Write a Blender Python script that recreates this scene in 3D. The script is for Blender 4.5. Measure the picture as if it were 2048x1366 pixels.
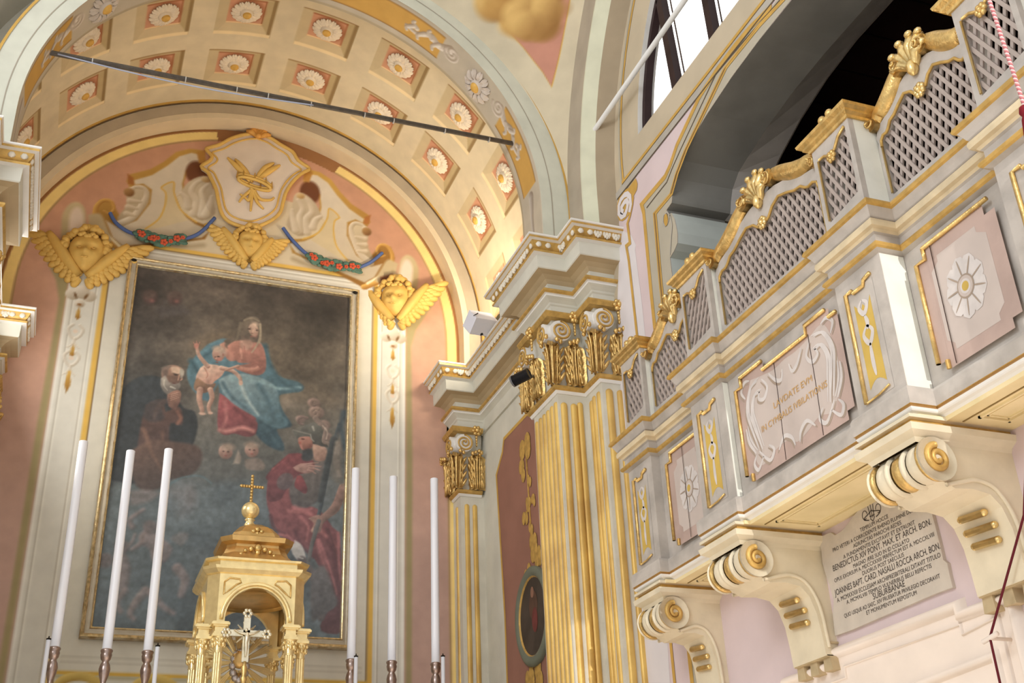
import bpy, math, random
import numpy as np
from mathutils import Vector, Matrix
random.seed(7); rng=np.random.RandomState(5)
for o in list(bpy.data.objects): bpy.data.objects.remove(o)
S=bpy.context.scene; C=S.collection; PI=math.pi
EYE=1.6                      # height of the camera; every z in this file is measured from eye level
# ---------------------------------------------------------------- camera
cd=bpy.data.cameras.new('camera'); cam=bpy.data.objects.new('camera',cd); C.objects.link(cam)
cd.sensor_fit='HORIZONTAL'; cd.sensor_width=36; cd.lens=36*2329.78/2048; cd.clip_start=.05; cd.clip_end=200
cx_=Vector((0.93522052,-0.35199504,-0.03823712)); cy_=Vector((0.13021462,0.44235989,-0.88733414)); cz_=Vector((0.32925179,0.82487406,0.45953895))
cam.matrix_world=Matrix(((cx_.x,-cy_.x,-cz_.x,0),(cx_.y,-cy_.y,-cz_.y,0),(cx_.z,-cy_.z,-cz_.z,EYE),(0,0,0,1)))
S.camera=cam
# ---------------------------------------------------------------- world and lights
S.view_settings.view_transform='Standard'; S.view_settings.look='None'; S.view_settings.gamma=1
S.view_settings.use_curve_mapping=False; S.view_settings.exposure=0.0
W=bpy.data.worlds.new('world'); S.world=W; W.use_nodes=True
nt=W.node_tree; bg=nt.nodes['Background']; bg.inputs[0].default_value=(1.0,.975,.94,1)
tc_=nt.nodes.new('ShaderNodeTexCoord'); dp=nt.nodes.new('ShaderNodeVectorMath'); dp.operation='DOT_PRODUCT'; dp.inputs[1].default_value=(.5,.6,.62)
mr_=nt.nodes.new('ShaderNodeMapRange'); mr_.inputs['From Min'].default_value=.55; mr_.inputs['From Max'].default_value=.9; mr_.inputs['To Min'].default_value=.95; mr_.inputs['To Max'].default_value=3.0
nt.links.new(tc_.outputs['Generated'],dp.inputs[0]); nt.links.new(dp.outputs['Value'],mr_.inputs['Value']); nt.links.new(mr_.outputs['Result'],bg.inputs[1])   # hazy sky, brightest high on the sun side
def area(name,loc,target,size,power,col,sy=None):
    l=bpy.data.lights.new(name,'AREA'); l.shape='RECTANGLE'; l.size=size; l.size_y=sy or size; l.energy=power; l.color=col
    o=bpy.data.objects.new(name,l); C.objects.link(o); o.location=(loc[0],loc[1],loc[2]+EYE)
    d=Vector(target)-Vector(loc); o.rotation_euler=d.to_track_quat('-Z','Y').to_euler(); return o
def spot(name,loc,target,power,col,ang,blend=.3,rad=.05):
    l=bpy.data.lights.new(name,'SPOT'); l.energy=power; l.color=col; l.spot_size=math.radians(ang); l.spot_blend=blend; l.shadow_soft_size=rad
    o=bpy.data.objects.new(name,l); C.objects.link(o); o.location=(loc[0],loc[1],loc[2]+EYE)
    d=Vector(target)-Vector(loc); o.rotation_euler=d.to_track_quat('-Z','Y').to_euler(); return o
area('added_nave_light',(-4.5,1.0,5.5),(2.6,7.0,3.5),3.0,260,(.93,.97,1.0),2.5)  # added area lamp out of view; no window is built there
area('added_chancel_light',(-.75,8.9,4.2),(3.2,8.4,5.6),1.1,26,(1,.96,.9),1.4)  # added area lamp for an assumed left window, which is not built
spot('sunbeam_on_gallery',(1.75,-6.0,5.0),(2.96,3.55,2.24),3000,(1,.96,.9),7.0,.1,.03)
spot('floor_bounce_spot',(-4.0,-2.5,6.5),(2.0,3.6,-EYE),13000,(1,.95,.88),24,.2,.1)  # added spot out of view; its floor bounce fills the gallery underside
# ---------------------------------------------------------------- helpers
def lin(c):
    c=np.asarray(c,float)/255.; return np.where(c<=.04045,c/12.92,((c+.055)/1.055)**2.4)
class MB:
    def __init__(s): s.v=[]; s.f=[]; s.m=[]; s.sm=[]
    def add(s,vs,fs,m=0,sm=False):
        b=len(s.v); s.v+= [tuple(p) for p in vs]
        for i,f in enumerate(fs):
            s.f.append(tuple(b+k for k in f)); s.m.append(m if not isinstance(m,(list,tuple)) else m[i]); s.sm.append(sm)
        return s
    def box(s,x0,x1,y0,y1,z0,z1,m=0):
        v=[(x,y,z) for x in (x0,x1) for y in (y0,y1) for z in (z0,z1)]
        return s.add(v,[(0,1,3,2),(4,6,7,5),(0,4,5,1),(2,3,7,6),(0,2,6,4),(1,5,7,3)],m)
    def prism(s,pts,a,b,f,m=0,mc=None,hole=None):
        # pts: 2d polygon, f(u,v,w)->xyz, extruded from w=a to w=b
        n=len(pts); v=[f(u,w_,a) for u,w_ in pts]+[f(u,w_,b) for u,w_ in pts]
        s.add(v,[(i,(i+1)%n,n+(i+1)%n,n+i) for i in range(n)],m)
        from mathutils.geometry import tessellate_polygon
        t=tessellate_polygon([[Vector((u,w_,0)) for u,w_ in pts]])
        mc=m if mc is None else mc
        s.add(v[:n],[tuple(q) for q in t],mc); s.add(v[n:],[tuple(q) for q in t],mc); return s
    def tube(s,pts,r,m=0,n=8,cap=True,sm=True,flat=None):
        P=[Vector(p) for p in pts]; N=len(P); R=r if isinstance(r,(list,tuple)) else [r]*N
        vs=[]; up=None
        for i,p in enumerate(P):
            t=(P[min(i+1,N-1)]-P[max(i-1,0)]); t=t.normalized() if t.length>1e-9 else Vector((0,0,1))
            if up is None: up=t.orthogonal().normalized() if flat is None else Vector(flat)
            u=(up-t*up.dot(t)); u=u.normalized() if u.length>1e-6 else t.orthogonal().normalized(); up=u if flat is None else Vector(flat); w=t.cross(u)
            for k in range(n):
                a=2*PI*k/n; vs.append(p+(u*math.cos(a)+w*math.sin(a))*R[i])
        fs=[(i*n+k,i*n+(k+1)%n,(i+1)*n+(k+1)%n,(i+1)*n+k) for i in range(N-1) for k in range(n)]
        if cap: fs+= [tuple(range(n)),tuple(range((N-1)*n,N*n))]
        return s.add(vs,fs,m,sm)
    def lathe(s,prof,c,n=20,m=0,axis='Z',sm=True):
        vs=[]
        for r,h in prof:
            for k in range(n):
                a=2*PI*k/n; x,y=r*math.cos(a),r*math.sin(a)
                vs.append((c[0]+x,c[1]+y,c[2]+h) if axis=='Z' else ((c[0]+x,c[1]+h,c[2]+y) if axis=='Y' else (c[0]+h,c[1]+x,c[2]+y)))
        N=len(prof); fs=[(i*n+k,i*n+(k+1)%n,(i+1)*n+(k+1)%n,(i+1)*n+k) for i in range(N-1) for k in range(n)]
        fs+=[tuple(range(n)),tuple(range((N-1)*n,N*n))]
        mm=m if not isinstance(m,list) else [m[i] for i in range(N-1) for k in range(n)]+[m[0],m[-1]]
        return s.add(vs,fs,mm,sm)
    def ell(s,c,r,m=0,n=10,k=6,rot=None):
        vs=[];R=rot or Matrix.Identity(3)
        for i in range(k+1):
            th=PI*i/k
            for j in range(n):
                ph=2*PI*j/n; vs.append(Vector(c)+R@Vector((r[0]*math.sin(th)*math.cos(ph),r[1]*math.sin(th)*math.sin(ph),r[2]*math.cos(th))))
        return s.add(vs,[(i*n+j,i*n+(j+1)%n,(i+1)*n+(j+1)%n,(i+1)*n+j) for i in range(k) for j in range(n)],m,True)
    def sweep(s,path,prof,ms,caps=True,side=1,M=None):
        # path: plan points; prof: (q,z) out from the path; ms: material per profile segment
        P=[Vector(p) for p in path]; N=len(P); nor=[]
        for i in range(N-1):
            t=(P[i+1]-P[i]).normalized(); nor.append(Vector((t.y,-t.x))*side)
        mit=[]
        for i in range(N):
            if i==0: mit.append(nor[0])
            elif i==N-1: mit.append(nor[-1])
            else: a,b=nor[i-1],nor[i]; mit.append((a+b)/(1+a.dot(b)))
        K=len(prof); vs=[]
        for i in range(N):
            for q,z in prof:
                p=P[i]+mit[i]*q; vs.append((p.x,p.y,z) if M is None else M(p.x,p.y,z))
        for i in range(N-1):
            s.add([vs[i*K+j] for j in range(K)]+[vs[(i+1)*K+j] for j in range(K)],[(j,j+1,K+j+1,K+j) for j in range(K-1)],list(ms) if isinstance(ms,(list,tuple)) else ms)
        if caps:
            for i in (0,N-1): s.add(vs[i*K:(i+1)*K],[tuple(range(K))],0)
        return s
    def xf(s,f,i0=0):
        s.v[i0:]=[tuple(f(*p)) for p in s.v[i0:]]; return s
    def build(s,name,mats,parent=None,smooth=None):
        me=bpy.data.meshes.new(name); off=Vector((0,0,0))
        if parent is not None: off=Vector(parent['_o'])
        V=np.array(s.v,float).reshape(-1,3)-np.array(off)
        if parent is None: V[:,2]+=EYE
        me.from_pydata(V.tolist(),[],s.f)
        for m in (mats if isinstance(mats,(list,tuple)) else [mats]): me.materials.append(m)
        me.polygons.foreach_set('material_index',s.m); me.polygons.foreach_set('use_smooth',s.sm)
        me.validate(); me.update()
        o=bpy.data.objects.new(name,me); C.objects.link(o); o['_o']=tuple(off)
        if parent is not None: o.parent=parent
        return o
def tag(o,label=None,cat=None,group=None,kind=None):
    if label: o['label']=label
    if cat: o['category']=cat
    if group: o['group']=group
    if kind: o['kind']=kind
    return o
def thing(name,label,cat,loc,group=None):
    o=bpy.data.objects.new(name,None); C.objects.link(o); o.empty_display_size=.1
    o.location=(loc[0],loc[1],loc[2]+EYE); o['_o']=tuple(loc); return tag(o,label,cat,group)
def copy_thing(root,loc,label=None):
    r=root.copy(); C.objects.link(r); r.location=(loc[0],loc[1],loc[2]+EYE)
    if label: r['label']=label
    for ch in [c for c in bpy.data.objects if c.parent==root]:
        c=ch.copy(); C.objects.link(c); c.parent=r
        for g in [g for g in bpy.data.objects if g.parent==ch]:
            d=g.copy(); C.objects.link(d); d.parent=c
    return r
def struct(mb,name,mats,kind='structure'):
    o=mb.build(name,mats); o['kind']=kind; return o
# ---------------------------------------------------------------- materials
MATS={}
def mat(name,col,rough=.75,metal=0,nscale=6,namt=.12,bump=.0,bscale=60,col2=None,spec=.3,coat=0):
    if name in MATS: return MATS[name]
    m=bpy.data.materials.new(name); m.use_nodes=True; nt=m.node_tree; b=nt.nodes['Principled BSDF']
    c=lin(col); c2=lin(col2) if col2 is not None else c*(1-namt)
    t=nt.nodes.new('ShaderNodeTexCoord'); n=nt.nodes.new('ShaderNodeTexNoise'); n.inputs['Scale'].default_value=nscale; n.inputs['Detail'].default_value=5
    nt.links.new(t.outputs['Object'],n.inputs['Vector'])
    r=nt.nodes.new('ShaderNodeValToRGB'); r.color_ramp.elements[0].position=.35; r.color_ramp.elements[1].position=.62
    r.color_ramp.elements[0].color=(*c2,1); r.color_ramp.elements[1].color=(*c,1)
    nt.links.new(n.outputs['Fac'],r.inputs['Fac']); nt.links.new(r.outputs['Color'],b.inputs['Base Color'])
    b.inputs['Roughness'].default_value=rough; b.inputs['Metallic'].default_value=metal; b.inputs['Specular IOR Level'].default_value=spec
    if bump:
        n2=nt.nodes.new('ShaderNodeTexNoise'); n2.inputs['Scale'].default_value=bscale; n2.inputs['Detail'].default_value=3
        nt.links.new(t.outputs['Object'],n2.inputs['Vector']); bp=nt.nodes.new('ShaderNodeBump'); bp.inputs['Strength'].default_value=bump; bp.inputs['Distance'].default_value=.01
        nt.links.new(n2.outputs['Fac'],bp.inputs['Height']); nt.links.new(bp.outputs['Normal'],b.inputs['Normal'])
    MATS[name]=m; return m
def attrmat(name,rough=.8,grain=.06,gscale=9,bump=0.0,spec=.25):
    m=bpy.data.materials.new(name); m.use_nodes=True; nt=m.node_tree; b=nt.nodes['Principled BSDF']
    a=nt.nodes.new('ShaderNodeAttribute'); a.attribute_name='paint'
    t=nt.nodes.new('ShaderNodeTexCoord'); n=nt.nodes.new('ShaderNodeTexNoise'); n.inputs['Scale'].default_value=gscale; n.inputs['Detail'].default_value=6
    nt.links.new(t.outputs['Object'],n.inputs['Vector'])
    mr=nt.nodes.new('ShaderNodeMapRange'); mr.inputs['From Min'].default_value=.3; mr.inputs['From Max'].default_value=.7; mr.inputs['To Min'].default_value=1-grain; mr.inputs['To Max'].default_value=1+grain
    nt.links.new(n.outputs['Fac'],mr.inputs['Value'])
    x=nt.nodes.new('ShaderNodeVectorMath'); x.operation='SCALE'; nt.links.new(a.outputs['Color'],x.inputs[0]); nt.links.new(mr.outputs['Result'],x.inputs['Scale'])
    nt.links.new(x.outputs['Vector'],b.inputs['Base Color']); b.inputs['Roughness'].default_value=rough; b.inputs['Specular IOR Level'].default_value=spec
    if bump:
        w=nt.nodes.new('ShaderNodeTexNoise'); w.inputs['Scale'].default_value=180; nt.links.new(t.outputs['Object'],w.inputs['Vector'])
        bp=nt.nodes.new('ShaderNodeBump'); bp.inputs['Strength'].default_value=bump; bp.inputs['Distance'].default_value=.004
        nt.links.new(w.outputs['Fac'],bp.inputs['Height']); nt.links.new(bp.outputs['Normal'],b.inputs['Normal'])
    MATS[name]=m; return m
CREAM=mat('cream_plaster',(214,212,200),.7,nscale=4,namt=.1,bump=.05)
GREENW=mat('greenish_white_plaster',(210,210,194),.75,nscale=5,namt=.1)
GREYW=mat('grey_white_paint',(198,196,190),.6,nscale=7,namt=.14,bump=.08)
TAUPE=mat('taupe_paint',(168,158,142),.8,nscale=5,namt=.12)
GOLD=mat('gilding',(234,198,128),.34,.8,nscale=25,namt=.3,bump=.25,bscale=90)
GOLDP=mat('ochre_gilt_paint',(208,170,98),.45,.35,nscale=20,namt=.25,bump=.1)
BGOLD=mat('bright_gilding',(246,216,150),.28,.9,nscale=20,namt=.2,bump=.2,bscale=60)
WHITE=mat('white_paint',(232,230,226),.6,nscale=6,namt=.06)
PINK=mat('pink_plaster',(226,196,186),.85,nscale=3,namt=.08,bump=.05)
PINKC=mat('cool_pink_plaster',(218,200,202),.85,nscale=3,namt=.07)
DARKW=mat('dark_wood_ceiling',(52,30,24),.8,nscale=3,namt=.4)
STONE=mat('marble_plaque',(206,196,184),.5,nscale=8,namt=.12)
# ---------------------------------------------------------------- painter: a raster that becomes the colours of one fine mesh
def crv(pts,n=10):
    P=[np.array(p,float) for p in pts]; out=[]
    for i in range(len(P)-1):
        p0=P[max(i-1,0)];p1=P[i];p2=P[i+1];p3=P[min(i+2,len(P)-1)]
        for k in range(n):
            t=k/n; out.append(.5*((2*p1)+(-p0+p2)*t+(2*p0-5*p1+4*p2-p3)*t*t+(-p0+3*p1-3*p2+p3)*t**3))
    out.append(P[-1]); return [tuple(p) for p in out]
def vnoise(X,Y,s,seed=0,octv=4):
    out=np.zeros_like(X); a=1;tot=0
    for o in range(octv):
        r=np.random.RandomState(seed+o); G=r.rand(64,64); x=X*s;y=Y*s
        xi=np.floor(x).astype(int);yi=np.floor(y).astype(int);fx=x-xi;fy=y-yi;fx=fx*fx*(3-2*fx);fy=fy*fy*(3-2*fy)
        g=lambda i,j:G[i%64,j%64]
        out+=a*((g(xi,yi)*(1-fx)+g(xi+1,yi)*fx)*(1-fy)+(g(xi,yi+1)*(1-fx)+g(xi+1,yi+1)*fx)*fy); tot+=a;a*=.5;s*=2
    return out/tot
class Paint:
    def __init__(s,x0,x1,y0,y1,res,base):
        s.x0,s.y0,s.res=x0,y0,res; s.nx=int(round((x1-x0)/res))+1; s.ny=int(round((y1-y0)/res))+1
        s.X,s.Y=np.meshgrid(x0+np.arange(s.nx)*res,y0+np.arange(s.ny)*res); s.c=np.zeros((s.ny,s.nx,3)); s.c[:]=base; s.off=(0,0)
    def win(s,x0,x1,y0,y1):
        i0=max(0,int((x0-s.x0)/s.res)-1);i1=min(s.nx,int((x1-s.x0)/s.res)+3);j0=max(0,int((y0-s.y0)/s.res)-1);j1=min(s.ny,int((y1-s.y0)/s.res)+3)
        return (slice(j0,max(j1,j0)),slice(i0,max(i1,i0)))
    def put(s,w,a,col):
        a=np.clip(a,0,1)[...,None]; s.c[w]=s.c[w]*(1-a)+np.asarray(col,float)*a
    def rect(s,x0,x1,y0,y1,col,al=1,soft=None):
        f=soft or s.res; w=s.win(x0-f,x1+f,y0-f,y1+f); X,Y=s.X[w],s.Y[w]
        d=np.minimum(np.minimum(X-x0,x1-X),np.minimum(Y-y0,y1-Y)); s.put(w,np.clip(.5+d/f,0,1)*al,col)
    def ell(s,x,y,rx,ry,col,rot=0,soft=.02,al=1,shade=None):
        R=max(rx,ry)*1.2+soft; w=s.win(x-R,x+R,y-R,y+R); X,Y=s.X[w]-x,s.Y[w]-y
        ca,sa=math.cos(rot),math.sin(rot); u=(X*ca+Y*sa)/rx; v=(-X*sa+Y*ca)/ry; d=np.sqrt(u*u+v*v)
        col=np.asarray(col,float)
        if shade is not None:
            k=np.clip(.5+.5*(-X*.6+Y*.8)/max(rx,ry),0,1)[...,None]; col=np.asarray(shade,float)*(1-k)+col*k
        s.put(w,np.clip(.5+(1-d)*min(rx,ry)/max(soft,s.res),0,1)*al,col)
    def poly(s,pts,col,soft=None,al=1,shade=None,sm=0,sd=(-.5,.85)):
        if sm: pts=crv(list(pts)+[pts[0]],sm)
        P=np.array([p[:2] for p in pts],float); f=max(soft or s.res,s.res); x0,y0=P.min(0)-f; x1,y1=P.max(0)+f
        w=s.win(x0,x1,y0,y1); X,Y=s.X[w],s.Y[w]
        if X.size==0: return
        ins=np.zeros(X.shape,bool); D=np.full(X.shape,1e9); n=len(P)
        for i in range(n):
            a=P[i];b=P[(i+1)%n]; e=b-a; L=e@e
            if L<1e-12: continue
            t=np.clip(((X-a[0])*e[0]+(Y-a[1])*e[1])/L,0,1); D=np.minimum(D,(X-a[0]-t*e[0])**2+(Y-a[1]-t*e[1])**2)
            c=((a[1]>Y)!=(b[1]>Y)); 
            with np.errstate(all='ignore'): ins^=c&(X<(b[0]-a[0])*(Y-a[1])/(b[1]-a[1]+1e-30)+a[0])
        D=np.sqrt(D); sd_=np.where(ins,D,-D); col=np.asarray(col,float)
        if shade is not None:
            cx,cy=P.mean(0); ex=max(np.ptp(P[:,0]),np.ptp(P[:,1]))*.5; k=np.clip(.5+.6*((X-cx)*sd[0]+(Y-cy)*sd[1])/ex,0,1)[...,None]
            col=np.asarray(shade,float)*(1-k)+col*k
        s.put(w,np.clip(.5+sd_/f,0,1)*al,col)
    def line(s,pts,w0,col,w1=None,al=1,soft=None,shade=None,sm=0,ld=(-.6,.8)):
        if sm: pts=crv(pts,sm)
        P=np.array([p[:2] for p in pts],float); N=len(P); w1=w0 if w1 is None else w1; f=max(soft or s.res,s.res); W_=max(w0,w1)/2+f
        x0,y0=P.min(0)-W_; x1,y1=P.max(0)+W_; w=s.win(x0,x1,y0,y1); X,Y=s.X[w],s.Y[w]
        if X.size==0: return
        best=np.full(X.shape,1e9); T=np.zeros(X.shape); DX=np.zeros(X.shape);DY=np.zeros(X.shape)
        for i in range(N-1):
            a=P[i];e=P[i+1]-a; L=e@e
            if L<1e-12: continue
            t=np.clip(((X-a[0])*e[0]+(Y-a[1])*e[1])/L,0,1); dx=X-a[0]-t*e[0];dy=Y-a[1]-t*e[1]; d=dx*dx+dy*dy; m=d<best
            best=np.where(m,d,best);T=np.where(m,(i+t)/(N-1),T);DX=np.where(m,dx,DX);DY=np.where(m,dy,DY)
        d=np.sqrt(best); wd=(w0+(w1-w0)*T)/2; col=np.asarray(col,float)
        if shade is not None:
            k=np.clip(.55+.6*(DX*ld[0]+DY*ld[1])/np.maximum(wd,1e-4),0,1)[...,None]; col=np.asarray(shade,float)*(1-k)+col*k
        s.put(w,np.clip(.5+(wd-d)/f,0,1)*al,col)
    def spiral(s,x,y,r0,r1,a0,turns,w0,col,w1=None,shade=None):
        n=int(24*abs(turns)); s.line([(x+(r0+(r1-r0)*k/n)*math.cos(a0+2*PI*turns*k/n),y+(r0+(r1-r0)*k/n)*math.sin(a0+2*PI*turns*k/n)) for k in range(n+1)],w0,col,w1,shade=shade)
    def noise(s,sc,amt,seed=0,octv=4,w=None,tint=(1,1,1)):
        w=w or (slice(None),slice(None)); n=vnoise(s.X[w]+31,s.Y[w]+17,sc,seed,octv)-.5
        s.c[w]=np.clip(s.c[w]*(1+amt*2*n[...,None]*np.array(tint)),0,255)
    def mesh(s,name,f,m,parent=None,keep=None,extra=None):
        V=np.array(f(s.X.ravel(),s.Y.ravel()),float).T.reshape(-1,3)
        off=np.array(parent['_o']) if parent is not None else np.array((0,0,-EYE)); V=V-off
        nx,ny=s.nx,s.ny; I=np.arange(nx*ny).reshape(ny,nx)
        F=np.stack([I[:-1,:-1],I[:-1,1:],I[1:,1:],I[1:,:-1]],-1).reshape(-1,4)
        if keep is not None:
            cxn=(s.X[:-1,:-1]+s.res/2).ravel();cyn=(s.Y[:-1,:-1]+s.res/2).ravel(); F=F[keep(cxn,cyn)]
        me=bpy.data.meshes.new(name); me.vertices.add(len(V)); me.vertices.foreach_set('co',V.ravel())
        me.loops.add(F.size); me.loops.foreach_set('vertex_index',F.ravel().astype(np.int32)); me.polygons.add(len(F))
        me.polygons.foreach_set('loop_start',np.arange(0,F.size,4,dtype=np.int32)); me.polygons.foreach_set('use_smooth',np.ones(len(F),bool))
        me.update(calc_edges=True)
        at=me.attributes.new('paint','FLOAT_COLOR','POINT'); L=np.ones((len(V),4)); L[:,:3]=lin(s.c.reshape(-1,3)); at.data.foreach_set('color',L.ravel())
        me.materials.append(m); o=bpy.data.objects.new(name,me); C.objects.link(o); o['_o']=tuple(off) if parent is not None else (0,0,0)
        if parent is not None: o.parent=parent
        return o

# ---------------------------------------------------------------- floor and hidden shell
struct(MB().box(-6,8,-4,10.6,-EYE-.2,-EYE),'floor',mat('stone_floor',(216,206,192),.5,nscale=2,namt=.12))
CX=1.235
def mirx(x): return 2*CX-x
FRES=attrmat('fresco_paint',.85,.05,7)
# ---------------------------------------------------------------- altar wall with its painted decoration
cr_=(222,210,190); crd=(176,160,136); oc=(206,164,84); ocd=(146,104,52); pk=(198,150,124); olive=(164,152,112); brn=(110,66,42)
wb=Paint(-1.2,3.62,-.4,7.75,.0125,pk)
yy=np.clip((wb.Y-3.0)/3.5,0,1)[...,None]; wb.c[:]=np.array((196,164,152))*(1-yy)+np.array((200,152,124))*yy  # pink turns cooler downwards: tint of the cool light put into the colour
wb.noise(1.2,.07,3,4); wb.noise(9,.03,8,3)
rr=np.hypot(wb.X-CX,np.maximum(wb.Y-5.43,0))
for r0,r1,c in ((2.03,2.05,(176,146,100)),(2.05,2.145,(246,218,142)),(2.145,2.3,(150,104,62))):
    a=np.clip(np.minimum(rr-r0,r1-rr)/.0125+.5,0,1)[...,None]; a[wb.Y<2.0]*=1; wb.c=wb.c*(1-a)+np.array(c)*a
ang=np.degrees(np.arctan2(wb.Y-5.43,wb.X-CX)); k_=((rr>2.03)&(rr<2.3)&(ang>66)&(ang<101)&(wb.Y>6)); wb.c[k_]=(158,112,72)
for sg in (0,1):
    f=(lambda p:[(mirx(q[0])+.02,q[1]) for q in p]) if sg else (lambda p:p)
    g=lambda x:mirx(x)+.02 if sg else x
    def R(x0,x1,y0,y1,c,al=1): a,b=g(x0),g(x1); wb.rect(min(a,b),max(a,b),y0,y1,c,al)
    wb.poly(f([(-0.692,5.950),(-0.558,5.855),(-0.360,5.568),(-0.366,4.075),(-0.368,1.950),(-0.423,1.454),(-0.464,1.454),(-0.422,1.948),(-0.428,4.115),(-0.413,5.349),(-0.465,5.550)]),olive,soft=.03)
    R(-.35,.15,-.4,6.12,(216,214,204)); R(-.35,-.325,-.4,5.9,(236,234,226))
    for x,c in ((-.30,(196,192,180)),(-.285,(232,230,220)),(-.11,(190,184,170)),(-.098,(234,232,222))): R(x-.006,x+.006,-.4,5.95,c)
    R(-.065,-.02,-.4,6.06,(222,182,92)); R(-.02,-.008,-.4,6.05,(120,90,50))
    for x,c in ((.02,(196,190,176)),(.03,(236,234,226)),(.045,(186,178,160)),(.1,(226,222,210))): R(x-.005,x+.005,-.4,5.98,c)
wb.rect(-.0,2.49,-.4,6.06,(216,212,198)); wb.rect(-.02,2.51,5.92,6.06,(214,208,194)); wb.rect(-.065,2.56,6.04,6.085,(222,182,92)); wb.rect(-.02,2.51,6.028,6.04,(120,90,50))
for z,c in ((6.0,(236,232,222)),(5.985,(184,176,158)),(5.965,(234,230,220))): wb.rect(.02,2.46,z-.005,z+.005,c)
wb.rect(-.02,2.51,2.03,2.06,(214,176,84)); wb.rect(-.02,2.51,2.0,2.03,(186,180,150))
for z in (2.13,2.17): wb.rect(.02,2.46,z-.005,z+.005,(190,184,170))
# painted pediment: lower field
wb.poly([(-.06,6.085),(2.54,6.085),(2.4,6.35),(2.1,6.75),(1.24,6.9),(.38,6.75),(.08,6.35)],(210,194,164),sm=0)
def ped(f):
    k=f
    A=lambda p:[f(q) for q in p]
    # big scroll body
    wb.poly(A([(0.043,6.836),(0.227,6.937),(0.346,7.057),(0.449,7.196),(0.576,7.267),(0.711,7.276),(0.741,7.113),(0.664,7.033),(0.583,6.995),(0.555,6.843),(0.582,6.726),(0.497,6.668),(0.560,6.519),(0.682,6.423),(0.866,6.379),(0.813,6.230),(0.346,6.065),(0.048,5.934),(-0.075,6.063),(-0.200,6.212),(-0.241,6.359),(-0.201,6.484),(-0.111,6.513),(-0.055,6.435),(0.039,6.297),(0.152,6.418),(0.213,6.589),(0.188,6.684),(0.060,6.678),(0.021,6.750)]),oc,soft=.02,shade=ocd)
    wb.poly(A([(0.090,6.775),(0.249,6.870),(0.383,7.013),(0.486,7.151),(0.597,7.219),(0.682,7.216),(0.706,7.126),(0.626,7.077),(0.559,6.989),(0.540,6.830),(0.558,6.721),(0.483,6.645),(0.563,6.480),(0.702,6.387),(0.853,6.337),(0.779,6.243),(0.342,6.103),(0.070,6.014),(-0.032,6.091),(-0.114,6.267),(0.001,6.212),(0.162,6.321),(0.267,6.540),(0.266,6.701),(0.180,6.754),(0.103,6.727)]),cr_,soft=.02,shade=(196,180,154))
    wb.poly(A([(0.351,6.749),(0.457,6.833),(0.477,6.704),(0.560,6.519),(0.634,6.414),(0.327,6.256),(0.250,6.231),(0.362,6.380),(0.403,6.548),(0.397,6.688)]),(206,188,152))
    wb.line(A([(0.249,6.241),(0.362,6.380),(0.403,6.548),(0.397,6.688),(0.351,6.749),(0.457,6.833),(0.477,6.704),(0.560,6.519),(0.716,6.410)]),.016,(214,172,84),sm=6)
    wb.ell(*f([(0.667,6.992)][0]),.105,.14,brn,soft=.03,al=.95)
    # end faces
    wb.poly(A([(0.646,7.240),(0.728,7.280),(0.748,7.136),(0.682,7.111)]),(190,140,70),soft=.02)
    wb.poly(A([(0.019,6.841),(0.079,6.803),(0.096,6.716),(0.039,6.724)]),(170,110,60),soft=.02)
    # acanthus under the left volute
    wb.poly(A([(0.023,6.650),(0.121,6.711),(0.221,6.671),(0.249,6.556),(0.198,6.427),(0.129,6.334),(0.012,6.253),(-0.012,6.326),(0.050,6.476)]),(206,190,160),soft=.02,shade=(170,150,120),sm=3); wb.poly(A([(0.526,6.714),(0.610,6.876),(0.736,6.965),(0.824,6.921),(0.846,6.740),(0.887,6.544),(0.763,6.439),(0.642,6.515)]),(206,190,162),soft=.02,shade=(172,152,124),sm=3)
    for (a,b,c) in ((800,1095,880),(790,1130,860),(800,1180,850),(770,1220,820)):
        pass
    wb.line(A([(0.012,6.253),(0.127,6.354),(0.190,6.505),(0.225,6.632),(0.186,6.704),(0.106,6.698),(0.064,6.639)]),.075,(228,216,196),.03,sm=6,shade=(170,150,120))
    for p in ([(0.068,6.460),(0.148,6.456)],[(0.076,6.531),(0.171,6.540)],[(0.061,6.380),(0.140,6.376)],[(0.078,6.661),(0.028,6.611)]):
        wb.line(A(p),.06,(222,208,184),.03,shade=(172,150,118),soft=.02)
    wb.ell(*f([(0.058,6.627)][0]),.05,.05,(180,140,90),soft=.02,shade=(120,84,50))
    # acanthus beside the shield
    for p in ([(0.675,6.502),(0.696,6.648),(0.637,6.758),(0.677,6.869),(0.756,6.928)],[(0.758,6.498),(0.761,6.661),(0.735,6.778),(0.786,6.872)],[(0.620,6.572),(0.595,6.668),(0.542,6.718)],[(0.790,6.505),(0.828,6.654),(0.838,6.738)]):
        wb.line(A(p),.085,(228,216,196),.035,sm=6,shade=(178,158,128),soft=.02)
    wb.ell(*f([(0.764,6.929)][0]),.045,.035,(226,204,160),soft=.02,shade=(170,126,70))
    # left end volute
    wb.line(A([(0.076,5.958),(-0.090,6.061),(-0.195,6.232),(-0.220,6.382),(-0.170,6.481),(-0.092,6.487),(-0.056,6.415),(-0.092,6.349),(-0.141,6.369)]),.06,(222,178,96),.02,sm=8,shade=(160,112,56))
    wb.line(A([(0.039,6.008),(-0.099,6.135),(-0.169,6.276)]),.03,(238,226,190),.01,sm=8)
    # pale bulb above the cherub
    wb.poly(A([(-0.486,6.033),(-0.501,6.253),(-0.452,6.387),(-0.376,6.419),(-0.313,6.347),(-0.287,6.211),(-0.244,6.079),(-0.250,5.912),(-0.427,5.852)]),(206,190,150),sm=5,soft=.03,shade=(160,140,100))
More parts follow.
